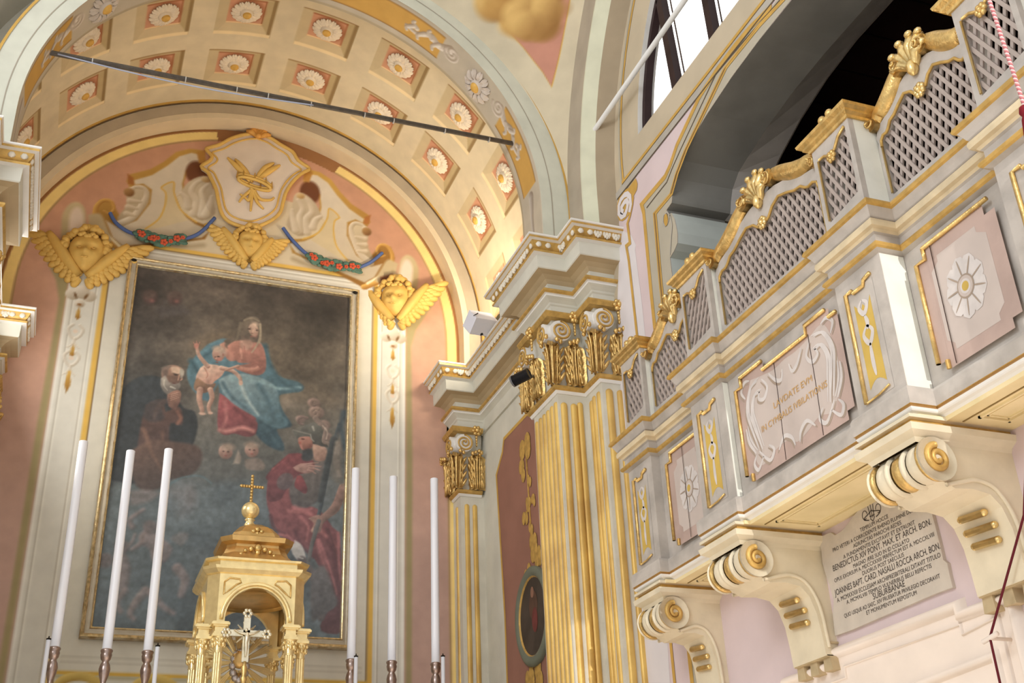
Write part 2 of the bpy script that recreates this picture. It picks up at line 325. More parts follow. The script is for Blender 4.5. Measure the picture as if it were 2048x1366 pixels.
    wb.poly(A([(-0.425,6.072),(-0.437,6.265),(-0.404,6.357),(-0.349,6.351),(-0.308,6.235),(-0.301,6.068),(-0.359,6.002)]),(226,208,190),sm=5,soft=.04)
    wb.poly(A([(-0.279,6.297),(-0.175,6.329),(-0.108,6.217),(-0.043,6.050),(-0.143,6.054),(-0.235,6.081)]),(190,172,136),sm=4,soft=.03)
    wb.poly(A([(-0.223,6.167),(-0.095,6.107),(-0.092,6.041),(-0.190,6.078)]),brn,soft=.03)
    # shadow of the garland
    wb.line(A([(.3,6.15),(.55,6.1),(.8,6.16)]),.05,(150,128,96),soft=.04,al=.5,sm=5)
    # drops on the side strip
    for z,s_ in ((5.43,1.25),(5.05,.8),(4.78,.8)):
        x=f((-.235,0))[0]
        if s_>1:
            for dx,dz,r in ((-.07,0,.065),(.07,0,.065),(0,.03,.075),(0,-.09,.045)): wb.ell(x+dx,z+dz,r,r*.9,(238,232,220),soft=.012,shade=(170,156,134))
            wb.ell(x-.045,z-.01,.012,.03,(120,90,60),rot=.4,soft=.01); wb.ell(x+.045,z-.01,.012,.03,(120,90,60),rot=-.4,soft=.01)
            wb.ell(x,z-.1,.02,.014,(150,110,70),soft=.01)
        else:
            wb.line([(x-.03,z+.07),(x-.06,z+.03),(x-.045,z-.03),(x,z-.07),(x+.045,z-.03),(x+.06,z+.03),(x+.03,z+.07)],.03,(240,236,226),sm=5,shade=(176,164,144))
            wb.ell(x,z+.005,.022,.02,(226,208,190),soft=.012)
            for q in (-1,1): wb.line([(x,z-.07),(x+q*.015,z-.13),(x+q*.05,z-.16)],.02,(236,230,218),.012,sm=4,shade=(180,168,148))
        wb.poly([(x-.012,z-.16),(x+.012,z-.16),(x+.022,z-.23),(x,z-.26),(x-.022,z-.23)],(216,176,92),shade=(150,108,50))
        wb.ell(x,z-.165,.01,.03,(190,150,80),soft=.01)
    x=f((-.235,0))[0]; wb.poly([(x-.01,4.66),(x+.01,4.66),(x+.025,4.52),(x,4.44),(x-.025,4.52)],(216,176,92),shade=(150,108,50))
ped(lambda q:q); ped(lambda q:(mirx(q[0])+.01,q[1]))
# bottom ochre scrolls either side of the tabernacle
for x in (.2,.78,1.75,2.4):
    wb.line([(x-.2,1.86),(x-.15,1.98),(x,2.02),(x+.14,1.96),(x+.16,1.86)],.07,(226,200,120),sm=6,shade=(170,140,70))
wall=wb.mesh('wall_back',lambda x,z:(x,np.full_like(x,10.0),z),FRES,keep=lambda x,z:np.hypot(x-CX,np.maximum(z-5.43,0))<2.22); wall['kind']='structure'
struct(MB().box(-3,4.2,10.02,10.3,-EYE,8.6),'wall_front',CREAM)

# ---------------------------------------------------------------- chancel walls, arches and vault
def arcpts(R,zc,a0,a1,n): return [(CX+R*math.cos(a0+(a1-a0)*i/n),zc+R*math.sin(a0+(a1-a0)*i/n)) for i in range(n+1)]
def ring(mb,R0,Y0,R1,Y1,zc,m,n=64,zlow=4.9,sm=True):
    pts0=[(CX+R0,zlow)]+arcpts(R0,zc,0,PI,n)+[(CX-R0,zlow)]; pts1=[(CX+R1,zlow)]+arcpts(R1,zc,0,PI,n)+[(CX-R1,zlow)]
    vs=[(x,Y0,z) for x,z in pts0]+[(x,Y1,z) for x,z in pts1]; N=len(pts0)
    return mb.add(vs,[(i,i+1,N+i+1,N+i) for i in range(N-1)],m,sm)
CREAMW=mat('warm_cream_plaster',(222,204,172),.8,nscale=4,namt=.1)
GOLDL=mat('ochre_line',(206,164,84),.7,nscale=9,namt=.15)
BROWNL=mat('shadow_line',(140,112,78),.8)
# transverse arch against the altar wall
m=MB(); ring(m,2.14,9.75,2.175,10.0,5.43,0); ring(m,2.14,9.75,2.20,9.75,5.43,0); ring(m,2.20,9.752,2.32,9.752,5.43,1); ring(m,2.32,9.745,2.335,9.745,5.43,2); ring(m,2.335,9.745,2.36,9.745,5.43,3)
struct(m,'trim_1',[CREAMW,mat('grey_beige',(186,170,146),.8,nscale=4),mat('brown_line',(120,92,58),.8),GOLDL])
# chancel arch: front face and stepped inner edge
m=MB(); ring(m,2.02,7.36,2.02,7.36+.0,5.45,0)
ring(m,2.02,7.36,2.27,7.36,5.43,0); ring(m,2.255,7.352,2.275,7.352,5.43,1); ring(m,2.02,7.785,2.36,7.785,5.45,2); ring(m,2.11,7.356,2.117,7.356,5.45,2)
struct(m,'trim_2',[GREENW,GOLDL,TAUPE])
# painted soffit of the chancel arch (u = arc length from the right springing, v = depth)
RS=2.02; ZS=5.45
sp=Paint(-.55,PI*RS+.55,7.36,7.79,.011,(190,178,158)); 
def AU(a): return math.radians(a)*RS
sp.noise(3,.06,4,4); sp.rect(-1,9,7.36,7.375,(206,200,184)); sp.rect(-1,9,7.76,7.79,(176,160,132))
def sof_side(F):
    def r(a0,a1): u0,u1=sorted((F(AU(a0)),F(AU(a1)))); return u0,u1
    for a0,a1 in ((52.5,83),(7,29)):
        u0,u1=r(a0,a1); sp.rect(u0,u1,7.43,7.70,(202,158,84)); 
        for z in (7.43,7.70): sp.rect(u0,u1,z-.006,z+.006,(150,110,60))
    def scroll(a,dirn):
        u=F(AU(a)); d=dirn*(1 if F(1)>F(0) else -1)
        sp.line([(u,7.50),(u+.12*d,7.56),(u+.22*d,7.52),(u+.34*d,7.6),(u+.46*d,7.58)],.09,(226,216,204),.03,sm=6,shade=(150,132,112))
        sp.spiral(u-.03*d,7.53,.085,.015,0,1.6,.03,(222,212,200),shade=(150,132,112))
        for k,(du,dv) in enumerate(((.12,.1),(.2,-.07),(.28,.1),(.36,-.06),(.4,.08))):
            sp.line([(u+du*d,7.55),(u+(du+.05)*d,7.55+dv*.6),(u+(du+.04)*d,7.55+dv)],.05,(230,222,210),.03,sm=4,shade=(150,130,110))
    scroll(50,1); scroll(30,-1); scroll(86,-1) if False else None
    u=F(AU(90-5)) ; 
    u=F(AU(5)); sp.line([(u,7.56),(u-.2*(1 if F(1)>F(0) else -1),7.58),(u-.4*(1 if F(1)>F(0) else -1),7.56)],.1,(200,190,178),.03,sm=6,shade=(140,124,108))
sof_side(lambda u:u); sof_side(lambda u:PI*RS-u)
def SOF(x,y):
    u=np.clip(x,0,PI*RS); a=u/RS; return (CX+RS*np.cos(a),y,ZS+RS*np.sin(a)-np.maximum(-x,0)-np.maximum(x-PI*RS,0))
o=sp.mesh('trim_3',SOF,FRES); o['kind']='structure'
# side walls of the chancel
m=MB()
for sg in (0,1):
    X=lambda x: mirx(x) if sg else x
    a,b=sorted((X(3.55),X(3.9))); m=MB().box(a,b,7.9,10.02,-EYE,5.0)
    m.box(*sorted((X(3.34),X(3.9))),7.44,7.9,-EYE,5.0); m.box(*sorted((X(3.60),X(3.9))),7.17,7.44,-EYE,5.0); m.box(*sorted((X(3.34),X(3.9))),9.80,10.0,-EYE,5.0)
    struct(m,'wall_left' if sg else 'wall_right_chancel',CREAM)
# barrel vault, painted coffers: u = angle (deg), v = Y
RV=2.34; ZV=5.45
base=(216,200,168)
vp=Paint(0,math.radians(180)*RV,7.785,9.76,.0105,base)
D=math.radians(1)*RV
vp.noise(1.1,.06,11,4); vp.noise(7,.03,12,3)
angs=[90+18.65*(k+.5) for k in range(-5,5)]
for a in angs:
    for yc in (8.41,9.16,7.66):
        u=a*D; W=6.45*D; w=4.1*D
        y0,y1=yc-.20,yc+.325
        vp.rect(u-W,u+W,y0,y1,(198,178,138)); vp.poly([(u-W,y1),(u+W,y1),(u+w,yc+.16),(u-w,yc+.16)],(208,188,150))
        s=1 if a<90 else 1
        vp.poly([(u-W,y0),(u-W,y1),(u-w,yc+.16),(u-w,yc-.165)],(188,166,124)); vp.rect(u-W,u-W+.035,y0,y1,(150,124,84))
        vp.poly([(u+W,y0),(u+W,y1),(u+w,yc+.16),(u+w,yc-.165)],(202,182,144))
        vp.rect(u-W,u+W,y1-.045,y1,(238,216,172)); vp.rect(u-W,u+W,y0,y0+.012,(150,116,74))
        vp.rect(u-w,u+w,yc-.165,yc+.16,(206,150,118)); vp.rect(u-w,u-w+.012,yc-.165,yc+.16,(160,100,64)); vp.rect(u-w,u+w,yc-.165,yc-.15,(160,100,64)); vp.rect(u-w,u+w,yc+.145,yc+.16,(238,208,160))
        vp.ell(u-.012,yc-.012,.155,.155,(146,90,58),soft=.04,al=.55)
def VLT(x,y): a=x/RV; return (CX+RV*np.cos(a),y,ZV+RV*np.sin(a))
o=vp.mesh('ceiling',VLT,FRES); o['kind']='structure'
struct(ring(ring(MB(),2.5,7.4,2.5,10.2,5.45,0),RV,7.785,2.5,7.785,5.45,0),'ceiling_back',CREAM)
# rosettes of the coffers
def rosette(mb,R,r,np_=15,m0=0,m1=1):
    # a flower of lobed petals in the plane of the vault; local frame: x,y in plane, z towards the viewer
    for i in range(np_):
        a=2*PI*i/np_; 
        for (ra,wa,zz,sc) in ((0,0,0,1),):
            pts=[(.30,.0,.012),(.55,-.12,.030),(.8,-.185,.024),(.93,-.12,.010),(1.0,-.05,.004),(.95,0,.014),(1.0,.06,.004),(.92,.13,.010),(.78,.18,.024),(.55,.12,.030)]
            vs=[(p*r*math.cos(a)-q*r*math.sin(a)*1.15,p*r*math.sin(a)+q*r*math.cos(a)*1.15,z) for p,q,z in pts]; cpt=(.7*r*math.cos(a),.7*r*math.sin(a),.022)
            vs.append(cpt); n=len(pts); mb.add(vs,[(k,(k+1)%n,n) for k in range(n)],m0,False)
            # side skirt
            vb=[(x*.97,y*.97,-.004) for x,y,z in vs[:n]]; mb.add(vs[:n]+vb,[(k,n+k,n+(k+1)%n,(k+1)%n) for k in range(n)],m0)
    mb.lathe([(r*.42,.0),(r*.4,.03),(r*.3,.04)],(0,0,0),20,m0)
    return mb
ROS=mat('rosette_plaster',(236,220,196),.7,nscale=12,namt=.1)
GB=mat('ochre_button',(228,180,92),.5,.1,nscale=20)
pm=rosette(MB(),0,.145).build('petals',ROS); bm_=MB().lathe([(.040,0),(.040,.05),(.032,.060),(.02,.056),(.010,.064),(.0001,.064)],(0,0,0),16,0).build('button',GB)
root0=bpy.data.objects.new('vault_rosette',None); C.objects.link(root0); pm.parent=root0; bm_.parent=root0
for o in (pm,bm_): o.location=(0,0,-EYE)
for o in (pm,bm_):
    o.data.transform(Matrix.Translation((0,0,-EYE))); o.location=(0,0,0)
cnt=0
def place_ros(root,a,y,R,lab,grp,sc=1,first=False,cz=5.45):
    r=root if first else root.copy()
    if not first:
        C.objects.link(r)
        for ch in [c for c in bpy.data.objects if c.parent==root]:
            c=ch.copy(); C.objects.link(c); c.parent=r
    ar=math.radians(a); n=Vector((-math.cos(ar),0,-math.sin(ar))); t=Vector((math.sin(ar),0,-math.cos(ar)))
    M=Matrix((t,n.cross(t),n)).transposed().to_4x4(); M.translation=Vector((CX+R*math.cos(ar),y,cz+R*math.sin(ar)+EYE)); r.matrix_world=M@Matrix.Scale(sc,4)
    tag(r,lab,'rosette',grp); return r
ordn=['lowest','second lowest','third','fourth','fifth','sixth','seventh','eighth','ninth','last']
first=True
for ri,(yc,rn) in enumerate(((8.41,'row nearer the front arch'),(9.16,'row nearer the altar wall'))):
    for i,a in enumerate(angs):
        if a>160 or (a>140 and ri==0 and a>160): continue
        if a<5: continue
        side='%s from the right'%(['first','first','second','third','fourth','fifth','sixth','seventh','eighth','ninth'][i])
        place_ros(root0,a,yc,RV-.003,'cream coffer rosette, %s, %s'%(rn,side),'rosettes of the coffered vault',1,first); first=False
# two greyer rosettes on the soffit of the arch
GR=mat('grey_rosette_plaster',(206,194,182),.8,nscale=12)
first=True
for a,lab in ((39,'large grey-white rosette with gilt centre on arch soffit, right of the vault'),(141,'large grey-white rosette with gilt centre on arch soffit, left of the vault')):
    if first:
        pm2=rosette(MB(),0,.165,11).build('petals',GR); b2=MB().lathe([(.05,0),(.05,.04),(.03,.06),(.0001,.062)],(0,0,0),16,0).build('button',GB)
        for o in (pm2,b2): o.data.transform(Matrix.Translation((0,0,-EYE)))
        r2=bpy.data.objects.new('arch_rosette',None); C.objects.link(r2); pm2.parent=r2; b2.parent=r2
    place_ros(r2,a,7.575,RS-.003,lab,'rosettes on the arch soffit',1.0,first); first=False
# ---------------------------------------------------------------- nave: sail vault over the gallery bay
SC=(CX,4.44,5.38); SR=3.70
def Sph(x,y): return (SC[0]+SR*np.cos(y)*np.sin(x),SC[1]+SR*np.cos(y)*np.cos(x),SC[2]+SR*np.sin(y))
def inv(p):
    d=np.array(p)-np.array(SC); return (math.atan2(d[0],d[1]),math.atan2(d[2],math.hypot(d[0],d[1])))
for PI_,(pu0,pu1,pv0,pv1,pres) in enumerate(((-.15,1.75,-.05,1.62,.02),(.38,1.16,-.02,1.0,.0030))):
  pd=Paint(pu0,pu1,pv0,pv1,pres,(206,194,168))   # u = azimuth measured from +Y towards +X, v = elevation (radians)
  pd.noise(8,.06,21,4)
  def sphray(px,py):
      pass
  tri=[(0.651,0.327),(0.633,0.369),(0.591,0.438),(0.539,0.506),(0.500,0.568),(0.457,0.637),(0.791,0.577),(0.742,0.524),(0.709,0.456),(0.680,0.390)]
  fig=[(0.521,0.619),(0.508,0.562),(0.544,0.535),(0.556,0.503),(0.579,0.494),(0.601,0.464),(0.634,0.455),(0.661,0.478),(0.678,0.505),(0.706,0.516),(0.719,0.584)]
  pd.poly(tri,(214,172,92)); ct=np.mean(np.array(tri),0)
  pd.poly([(ct[0]+(a-ct[0])*.965,ct[1]+(b-ct[1])*.965) for a,b in tri],(170,122,80)); pd.poly([(ct[0]+(a-ct[0])*.955,ct[1]+(b-ct[1])*.955) for a,b in tri],(198,142,122))
  pd.poly(fig,(196,160,96),soft=.03,shade=(140,100,60),sm=4)
  r_=np.random.RandomState(3); F_=np.array(fig)
  for k in range(46):
      a=r_.randint(len(F_)); q=F_[a]*(.35+.6*r_.rand())+F_.mean(0)*(1-(.35+.6*r_.rand()))*1.0
      t_=r_.rand(); q=F_[a]*t_+F_.mean(0)*(1-t_); pd.ell(q[0],q[1],.02+.03*r_.rand(),.02+.025*r_.rand(),(236,200,128) if r_.rand()>.35 else (206,164,96),soft=.02,shade=(150,108,60))
  def keepS(x,y):
      P=Sph(x,y); k=(P[0]<3.5+.02)&(P[1]<7.36+.02); r=(x>.38)&(x<1.16)&(y>-.02)&(y<1.0); return k&(~r) if PI_==0 else k
  o=pd.mesh('ceiling_nave' if PI_==0 else 'ceiling_pendentive',Sph,FRES,keep=keepS); o['kind']='structure'
# side arch (over the gallery): ring and soffit
def yring(mb,R0,X0,R1,X1,zc0,zc1,m,n=48,zlow=4.9,yc=4.44):
    P=lambda R,zc,X:[(X,yc+R,zlow)]+[(X,yc+R*math.cos(PI*i/n),zc+R*math.sin(PI*i/n)) for i in range(n+1)]+[(X,yc-R,zlow)]
    a,b=P(R0,zc0,X0),P(R1,zc1,X1); N=len(a); return mb.add(a+b,[(i,i+1,N+i+1,N+i) for i in range(N-1)],m,True)
m=MB(); yring(m,2.66,3.5,2.93,3.5,5.38,5.38,0); yring(m,2.64,3.5,2.58,3.6,5.38,5.35,1); yring(m,2.66,3.5,2.64,3.5,5.38,5.38,1); yring(m,2.58,3.6,2.46,3.74,5.35,5.3,2)
struct(m,'trim_4',[mat('taupe_arch_side',(176,164,146),.8,nscale=4),mat('pale_green_arch',(216,216,192),.8,nscale=4),mat('brown_taupe_arch',(164,148,124),.8,nscale=4)])
# backing so that no light leaks
m=MB(); m.box(-1.5,3.6,7.80,7.84,7.8,9.8) 
struct(m,'wall_upper',CREAM)

# ---------------------------------------------------------------- entablature and fluted pilasters
class Path:
    def __init__(s,pts,M=None):
        s.P=[Vector(p) for p in pts]; s.M=M or (lambda x,y,z:(x,y,z)); s.L=[0]
        s.t=[];s.n=[]
        for i in range(len(pts)-1):
            d=s.P[i+1]-s.P[i]; s.L.append(s.L[-1]+d.length); t=d.normalized(); s.t.append(t); s.n.append(Vector((t.y,-t.x)))
    def seg(s,a): 
        i=0
        while i<len(s.t)-1 and a>s.L[i+1]: i+=1
        return i
    def at(s,a,q,z,r=.035):
        i=s.seg(a); p=s.P[i]+s.t[i]*(a-s.L[i]); n=s.n[i].copy()
        d0=a-s.L[i]; d1=s.L[i+1]-a
        if d1<r and i<len(s.t)-1: k=.5*(1-d1/r); n=(s.n[i]*(1-k)+s.n[i+1]*k); n=n/max(n.length,.5)*(1+.4*k)
        elif d0<r and i>0: k=.5*(1-d0/r); n=(s.n[i]*(1-k)+s.n[i-1]*k); n=n/max(n.length,.5)*(1+.4*k)
        return s.M(p.x+n.x*q,p.y+n.y*q,z)
PLAN=[(3.26,10.0),(3.26,9.72),(3.53,9.72),(3.53,7.97),(3.26,7.97),(3.26,7.36),(3.5,7.36),(3.5,7.08),(3.735,7.08)]
EPROF=[(0,4.36),(-.035,4.36),(-.035,4.49),(-.026,4.50),(-.022,4.515),(0.0,4.535),(.022,4.55),(.026,4.562),(.04,4.565),(.056,4.578),(.056,4.593),(.04,4.605),(.0,4.612),(-.012,4.64),(-.004,4.67),(.02,4.70),(.06,4.72),(.12,4.728),(.128,4.735),(.132,4.842),(.172,4.846),(.178,4.862),(.162,4.87),(.155,4.878),(.175,4.90),(.192,4.935),(.222,4.94),(.224,4.958),(.232,4.962),(.232,4.975),(0,4.985),(-.1,4.985)]
#       cream 0, gold 1, white 2, taupe 3
EM=[0,0,0,0,0,0,2,2,1,1,1,3,0,0,3,3,3,0,0,2,1,1,1,1,1,2,1,2,2,0,0]
TAUS=mat('soffit_tan',(190,170,136),.8,nscale=4,namt=.12)
ENT=[CREAM,GOLDP,WHITE,TAUS]
LEAFM=mat('leaf_moulding_white',(232,226,212),.6,nscale=20)
def leaf(mb,path,s,W,H,z0,q0,m,curl=.06,nu=10,nv=12,tip=.05):
    vs=[]
    for j in range(nv+1):
        v=j/nv; hw=W*(.92+.12*math.sin(PI*v*.9))*(1-.16*abs(math.sin(5.2*PI*v)))*(1 if v<.8 else math.sqrt(max(0.02,1-((v-.8)/.21)**2)))
        for i in range(nu+1):
            u=-1+2*i/nu; q=q0+.018+.012*math.cos(u*PI*3)+.02*(1-u*u)+curl*max(0,v-.55)**2*5
            z=z0+H*min(v,.9+.0*v)-(max(0,v-.88)*H*1.3 if v>.88 else 0)+ (0 if abs(u)<.5 else -.01*math.sin(5.2*PI*v))
            vs.append(path.at(s+u*hw,q,z))
    n=nu+1; fs=[(j*n+i,j*n+i+1,(j+1)*n+i+1,(j+1)*n+i) for j in range(nv) for i in range(nu)]
    return mb.add(vs,fs,m,True)
def leaf_detail(mb,path,s,W,H,z0,q0,m):
    # raised veins and side lobes
    for i,u in enumerate((-.75,-.45,-.15,.15,.45,.75)):
        top=.86-.22*abs(u)
        pts=[path.at(s+u*W*(.75+.25*v/top),q0+.05+.022*(1-u*u)+ .06*max(0,v-.55)**2*5,z0+H*v) for v in [top*k/7 for k in range(8)]]
        mb.tube(pts,[.007]*6+[.010,.006],m,5)
    for sd in (-1,1):
        for k,v in enumerate((.16,.34,.52,.70)):
            pts=[path.at(s+sd*W*(.66+.46*t),q0+.040+.03*t,z0+H*(v-.10+.17*t)) for t in (0,.35,.7,1)]
            mb.tube(pts,[.012,.015,.013,.006],m,5)
            pts=[path.at(s+sd*W*(.40+.25*t),q0+.052+.02*t,z0+H*(v-.06+.15*t)) for t in (0,.5,1)]
            mb.tube(pts,[.007,.010,.006],m,5)
    for k in range(5):
        u=(k-2)/2; mb.ell(path.at(s+u*W*.7,q0+.115-.02*abs(u),z0+H*(.90-.05*abs(u))),(.018,.018,.022),m,7,5)
def volute(path,s,z,R,q0,parent,dirn,mw,mg):
    i=path.seg(s); n=path.n[i]; t=path.t[i]
    mb=MB(); N=22; vs=[]
    for q in (q0-.05,q0+.035):
        for k in range(N): a=2*PI*k/N; vs.append(path.M(*(list((path.P[i]+t*(s-path.L[i]+R*math.cos(a))+n*q))+[z+R*math.sin(a)])))
    mb.add(vs,[(k,(k+1)%N,N+(k+1)%N,N+k) for k in range(N)]+[tuple(range(N)),tuple(range(N,2*N))],0,False)
    o=mb.build('volute',[mw],parent)
    mb=MB(); pts=[];rad=[]
    for k in range(49):
        a=PI/2-dirn*(k/48)*2*PI*2.1; r=R*(.95-.8*k/48); pts.append(path.M(*(list((path.P[i]+t*(s-path.L[i]+r*math.cos(a)*1)+n*(q0+.036+.012*k/48)))+[z+r*math.sin(a)]))); rad.append(.010-.003*k/48)
    mb.tube(pts,rad,0,6); mb.ell(pts[-1],(.014,.014,.014),0,8,5); mb.build('volute_rim',[mg],o)
def capital(path,s0,s1,parent,corners,leaves,flowers):
    zb=3.79; bell=MB(); K=[]
    pl=[path.P[path.seg(s0+1e-4)]+path.t[path.seg(s0+1e-4)]*(s0-path.L[path.seg(s0+1e-4)])]
    for k,L in enumerate(path.L):
        if s0+1e-3<L<s1-1e-3: pl.append(path.P[k])
    i=path.seg(s1-1e-4); pl.append(path.P[i]+path.t[i]*(s1-path.L[i])); pl=[tuple(p) for p in pl]
    bell.sweep(pl,[(-.08,3.78),(-.045,3.78),(-.045,4.2),(-.02,4.3),(-.03,4.37),(-.08,4.37)],0,M=path.M); bell.build('capital_bell',[CREAM],parent)
    a=MB(); a.sweep(pl,[(-.06,4.355),(.03,4.355),(.05,4.385),(.045,4.40),(-.06,4.40)],0,M=path.M); a.build('abacus',[GOLDP],parent)
    a=MB(); a.sweep(pl,[(-.08,3.735),(-.05,3.735),(-.035,3.755),(-.015,3.765),(-.012,3.788),(-.04,3.796),(-.08,3.796)],[0,0,1,1,1,0],M=path.M); a.build('necking',[WHITE,GOLDP],parent)
    for s in leaves:
        m=MB(); leaf(m,path,s,.085,.40,3.79,-.04,0); leaf_detail(m,path,s,.085,.40,3.79,-.04,0); m.build('acanthus_leaf',[GOLD],parent)
    for s,d in corners: volute(path,s,4.235,.088,.005,parent,d,WHITE,GOLDP)
    for s in flowers:
        m=MB(); c=path.at(s,.03,4.37); 
        for k in range(6): a_=2*PI*k/6; p=path.at(s+.032*math.cos(a_),.045,4.37+.035*math.sin(a_)); m.ell(p,(.02,.02,.02),0,8,5)
        m.ell(path.at(s,.06,4.37),(.022,.022,.024),0,8,5)
        for k in range(4): p=path.at(s,.03,4.31-.028*k); m.ell(p,(.016-.002*k,.016,.018),0,6,4)
        m.build('capital_flower',[GOLD],parent)
def flutes(mb,path,ss,q,z0,z1,r,m):
    for s in ss:
        i=path.seg(s); vs=[]; N=6; rows=[z0,z1-.0]+[z1+r*math.sin(PI/2*k/4) for k in (1,2,3,4)]; rr=[r,r]+[r*math.cos(PI/2*k/4)+1e-4 for k in (1,2,3,4)]
        for z,ra in zip(rows,rr):
            for k in range(N+1):
                a=PI*k/N; p=path.P[i]+path.t[i]*(s-path.L[i]-ra*math.cos(a))+path.n[i]*(q+.0+ra*.75*math.sin(a)); vs.append(path.M(p.x,p.y,z))
        n=N+1; mb.add(vs,[(j*n+k,j*n+k+1,(j+1)*n+k+1,(j+1)*n+k) for j in range(len(rows)-1) for k in range(N)],m,True)
        # dark groove beside the rod
FLG=mat('flute_gilding',(224,188,108),.4,.25,nscale=3,namt=.3,bump=.1,col2=(196,158,90))
SHAFT=mat('shaft_cream',(214,210,196),.65,nscale=5,namt=.12)
def side_order(M,labs,right):
    path=Path(PLAN,M); base=M(3.26,7.36,0)
    mb=MB(); mb.sweep(PLAN,EPROF,EM,M=M); e=mb.build('entablature',ENT); tag(e,labs[0],'cornice','entablatures of the chancel')
    # leaf-and-dart cyma: a run of carved leaves, one part
    mb=MB(); s=.05
    while s<path.L[-1]-.03:
        i=path.seg(s); d=min(abs(s-L) for L in path.L[1:-1])
        q=.178; p=path.P[i]+path.t[i]*(s-path.L[i])+path.n[i]*q
        def lf(du,dz,r): 
            pp=p+path.t[i]*du; mb.ell(path.M(pp.x,pp.y,4.907+dz),(r[0] if abs(path.t[i].y)<.5 else .016,r[0] if abs(path.t[i].y)>.5 else .016,r[1]),0,6,4)
        lf(0,.0,(.024,.030)); lf(-.024,.008,(.015,.022)); lf(.024,.008,(.015,.022)); lf(-.014,-.012,(.014,.018)); lf(.014,-.012,(.014,.018)); lf(0,-.026,(.010,.012)); s+=.078
    # projecting corners: extend runs beyond convex corners
    for ci,sg in ((1,1),(4,1),(5,1),(7,1)):
        for (i,du0) in ((ci-1,1),(ci,-1)):
            for du in (.05,.13):
                p=path.P[ci]+path.t[i]*du*du0+path.n[i]*.178
                mb.ell(path.M(p.x,p.y,4.91),(.028 if abs(path.t[i].y)<.5 else .016,.028 if abs(path.t[i].y)>.5 else .016,.026),0,6,4)
    # parent by hand: coordinates are absolute, so use a zero offset
    o=mb.build('carved_leaves',[LEAFM]); o.parent=e
    # back pilaster
    t=thing('fluted_pilaster',labs[1],'pilaster',M(3.42,9.9,-EYE),'fluted pilasters of the chancel')
    mb=MB(); a,b=sorted((M(3.32,0,0)[0],M(3.6,0,0)[0])); mb.box(a,b,9.78,10.0,-EYE,3.77,0)
    flutes(mb,path,[.28+.06+.06,.28+.06+.138,.28+.06+.216],-.06,-1.1,3.64,.023,1)
    flutes(mb,path,[.12],-.06,-1.1,3.64,.021,1); mb.build('shaft',[SHAFT,FLG],t)
    capital(path,0.02,.28+.265,t,[(.28-.075,-1),(.28+.075,1)],[.06,.28,.28+.21],[.28+.2])
    # front compound pier: path lengths
    L=path.L; t=thing('fluted_pilaster',labs[2],'pilaster',M(3.5,7.6,-EYE),'fluted pilasters of the chancel')
    mb=MB(); 
    for x0,x1,y0,y1 in ((3.32,3.62,7.42,7.91),(3.56,3.80,7.14,7.5)):
        a,b=sorted((M(x0,0,0)[0],M(x1,0,0)[0])); mb.box(a,b,y0,y1,-EYE,3.77,0)
    flutes(mb,path,[L[4]+.61-k*.078-.105 for k in range(6)],-.06,-1.1,3.66,.024,1)
    flutes(mb,path,[L[5]+.06+.045+k*.083 for k in range(3)],-.06,-1.1,3.64,.027,1)
    flutes(mb,path,[L[6]+k*.08-.0 for k in range(3)],-.06,-1.1,3.66,.024,1)
    flutes(mb,path,[L[7]+.06+.058+k*.092 for k in range(2)],-.06,-1.1,3.66,.029,1)
    mb.build('shaft',[SHAFT,FLG],t)
    capital(path,L[4]+.03,L[8],t,[(L[5]-.075,-1),(L[5]+.075,1),(L[7]-.06,-1),(L[7]+.075,1),(L[4]+.12,1)],[L[4]+.06,L[4]+.3,L[5],L[5]+.20,L[7],L[7]+.22],[L[4]+.3,L[5]+.2,L[7]+.21])
    return path
ID=lambda x,y,z:(x,y,z); MI=lambda x,y,z:(2*CX-x,y,z)
side_order(ID,('white and gold entablature with carved leaf cornice right of the altarpiece','small fluted pilaster with gilt leaf capital right of altar wall','large gold-fluted corner pilaster with gilt leaf capital beside the lattice gallery'),True)
side_order(MI,('white and gold cornice cut off by the left edge of the photo','small pilaster left of the altar wall, only its capital edge visible','large pilaster at far left, mostly outside the frame'),False)

# ---------------------------------------------------------------- right wall of the nave (plane x = 3.72)
NX=3.72
def ribbon(mb,pts,w,m,x=NX-.003,closed=False):
    P=[Vector(p[:2]) for p in pts]; n=len(P); A=[];B=[]
    for i in range(n):
        a=P[i-1] if (i>0 or closed) else P[i]; b=P[(i+1)%n] if (i<n-1 or closed) else P[i]
        d1=(P[i]-a); d2=(b-P[i]); d1=d1.normalized() if d1.length>1e-6 else d2.normalized(); d2=d2.normalized() if d2.length>1e-6 else d1
        n1=Vector((-d1.y,d1.x)); n2=Vector((-d2.y,d2.x)); mt=(n1+n2)/max(.5,1+n1.dot(n2)); A.append(P[i]+mt*w/2);B.append(P[i]-mt*w/2)
    vs=[(x,p.x,p.y) for p in A]+[(x,p.x,p.y) for p in B]; r=n if closed else n-1
    return mb.add(vs,[(i,(i+1)%n,n+(i+1)%n,n+i) for i in range(r)],m)
def panel(mb,loops,x,m):
    from mathutils.geometry import tessellate_polygon
    L=[[Vector((a,b,0)) for a,b in l] for l in loops]; t=tessellate_polygon(L); vs=[(x,p.x,p.y) for l in L for p in l]
    return mb.add(vs,[tuple(q) for q in t],m)
Y0=4.44
archr=[(6.078,4.728),(6.055,4.799),(6.014,4.877),(5.904,4.959),(5.768,4.995),(5.485,5.057),(5.132,5.105),(4.814,5.105)]
half=[(6.20,-1.0),(6.20,4.31)]+[(6.13,4.33),(6.075,4.36),(6.06,4.44),(6.075,4.56),(6.11,4.635),(6.17,4.65),(6.17,4.70),(6.09,4.71)]+archr[:-1]+[(4.78,5.125)]
opening=half+[(2*Y0-y,z) for y,z in reversed(half)]
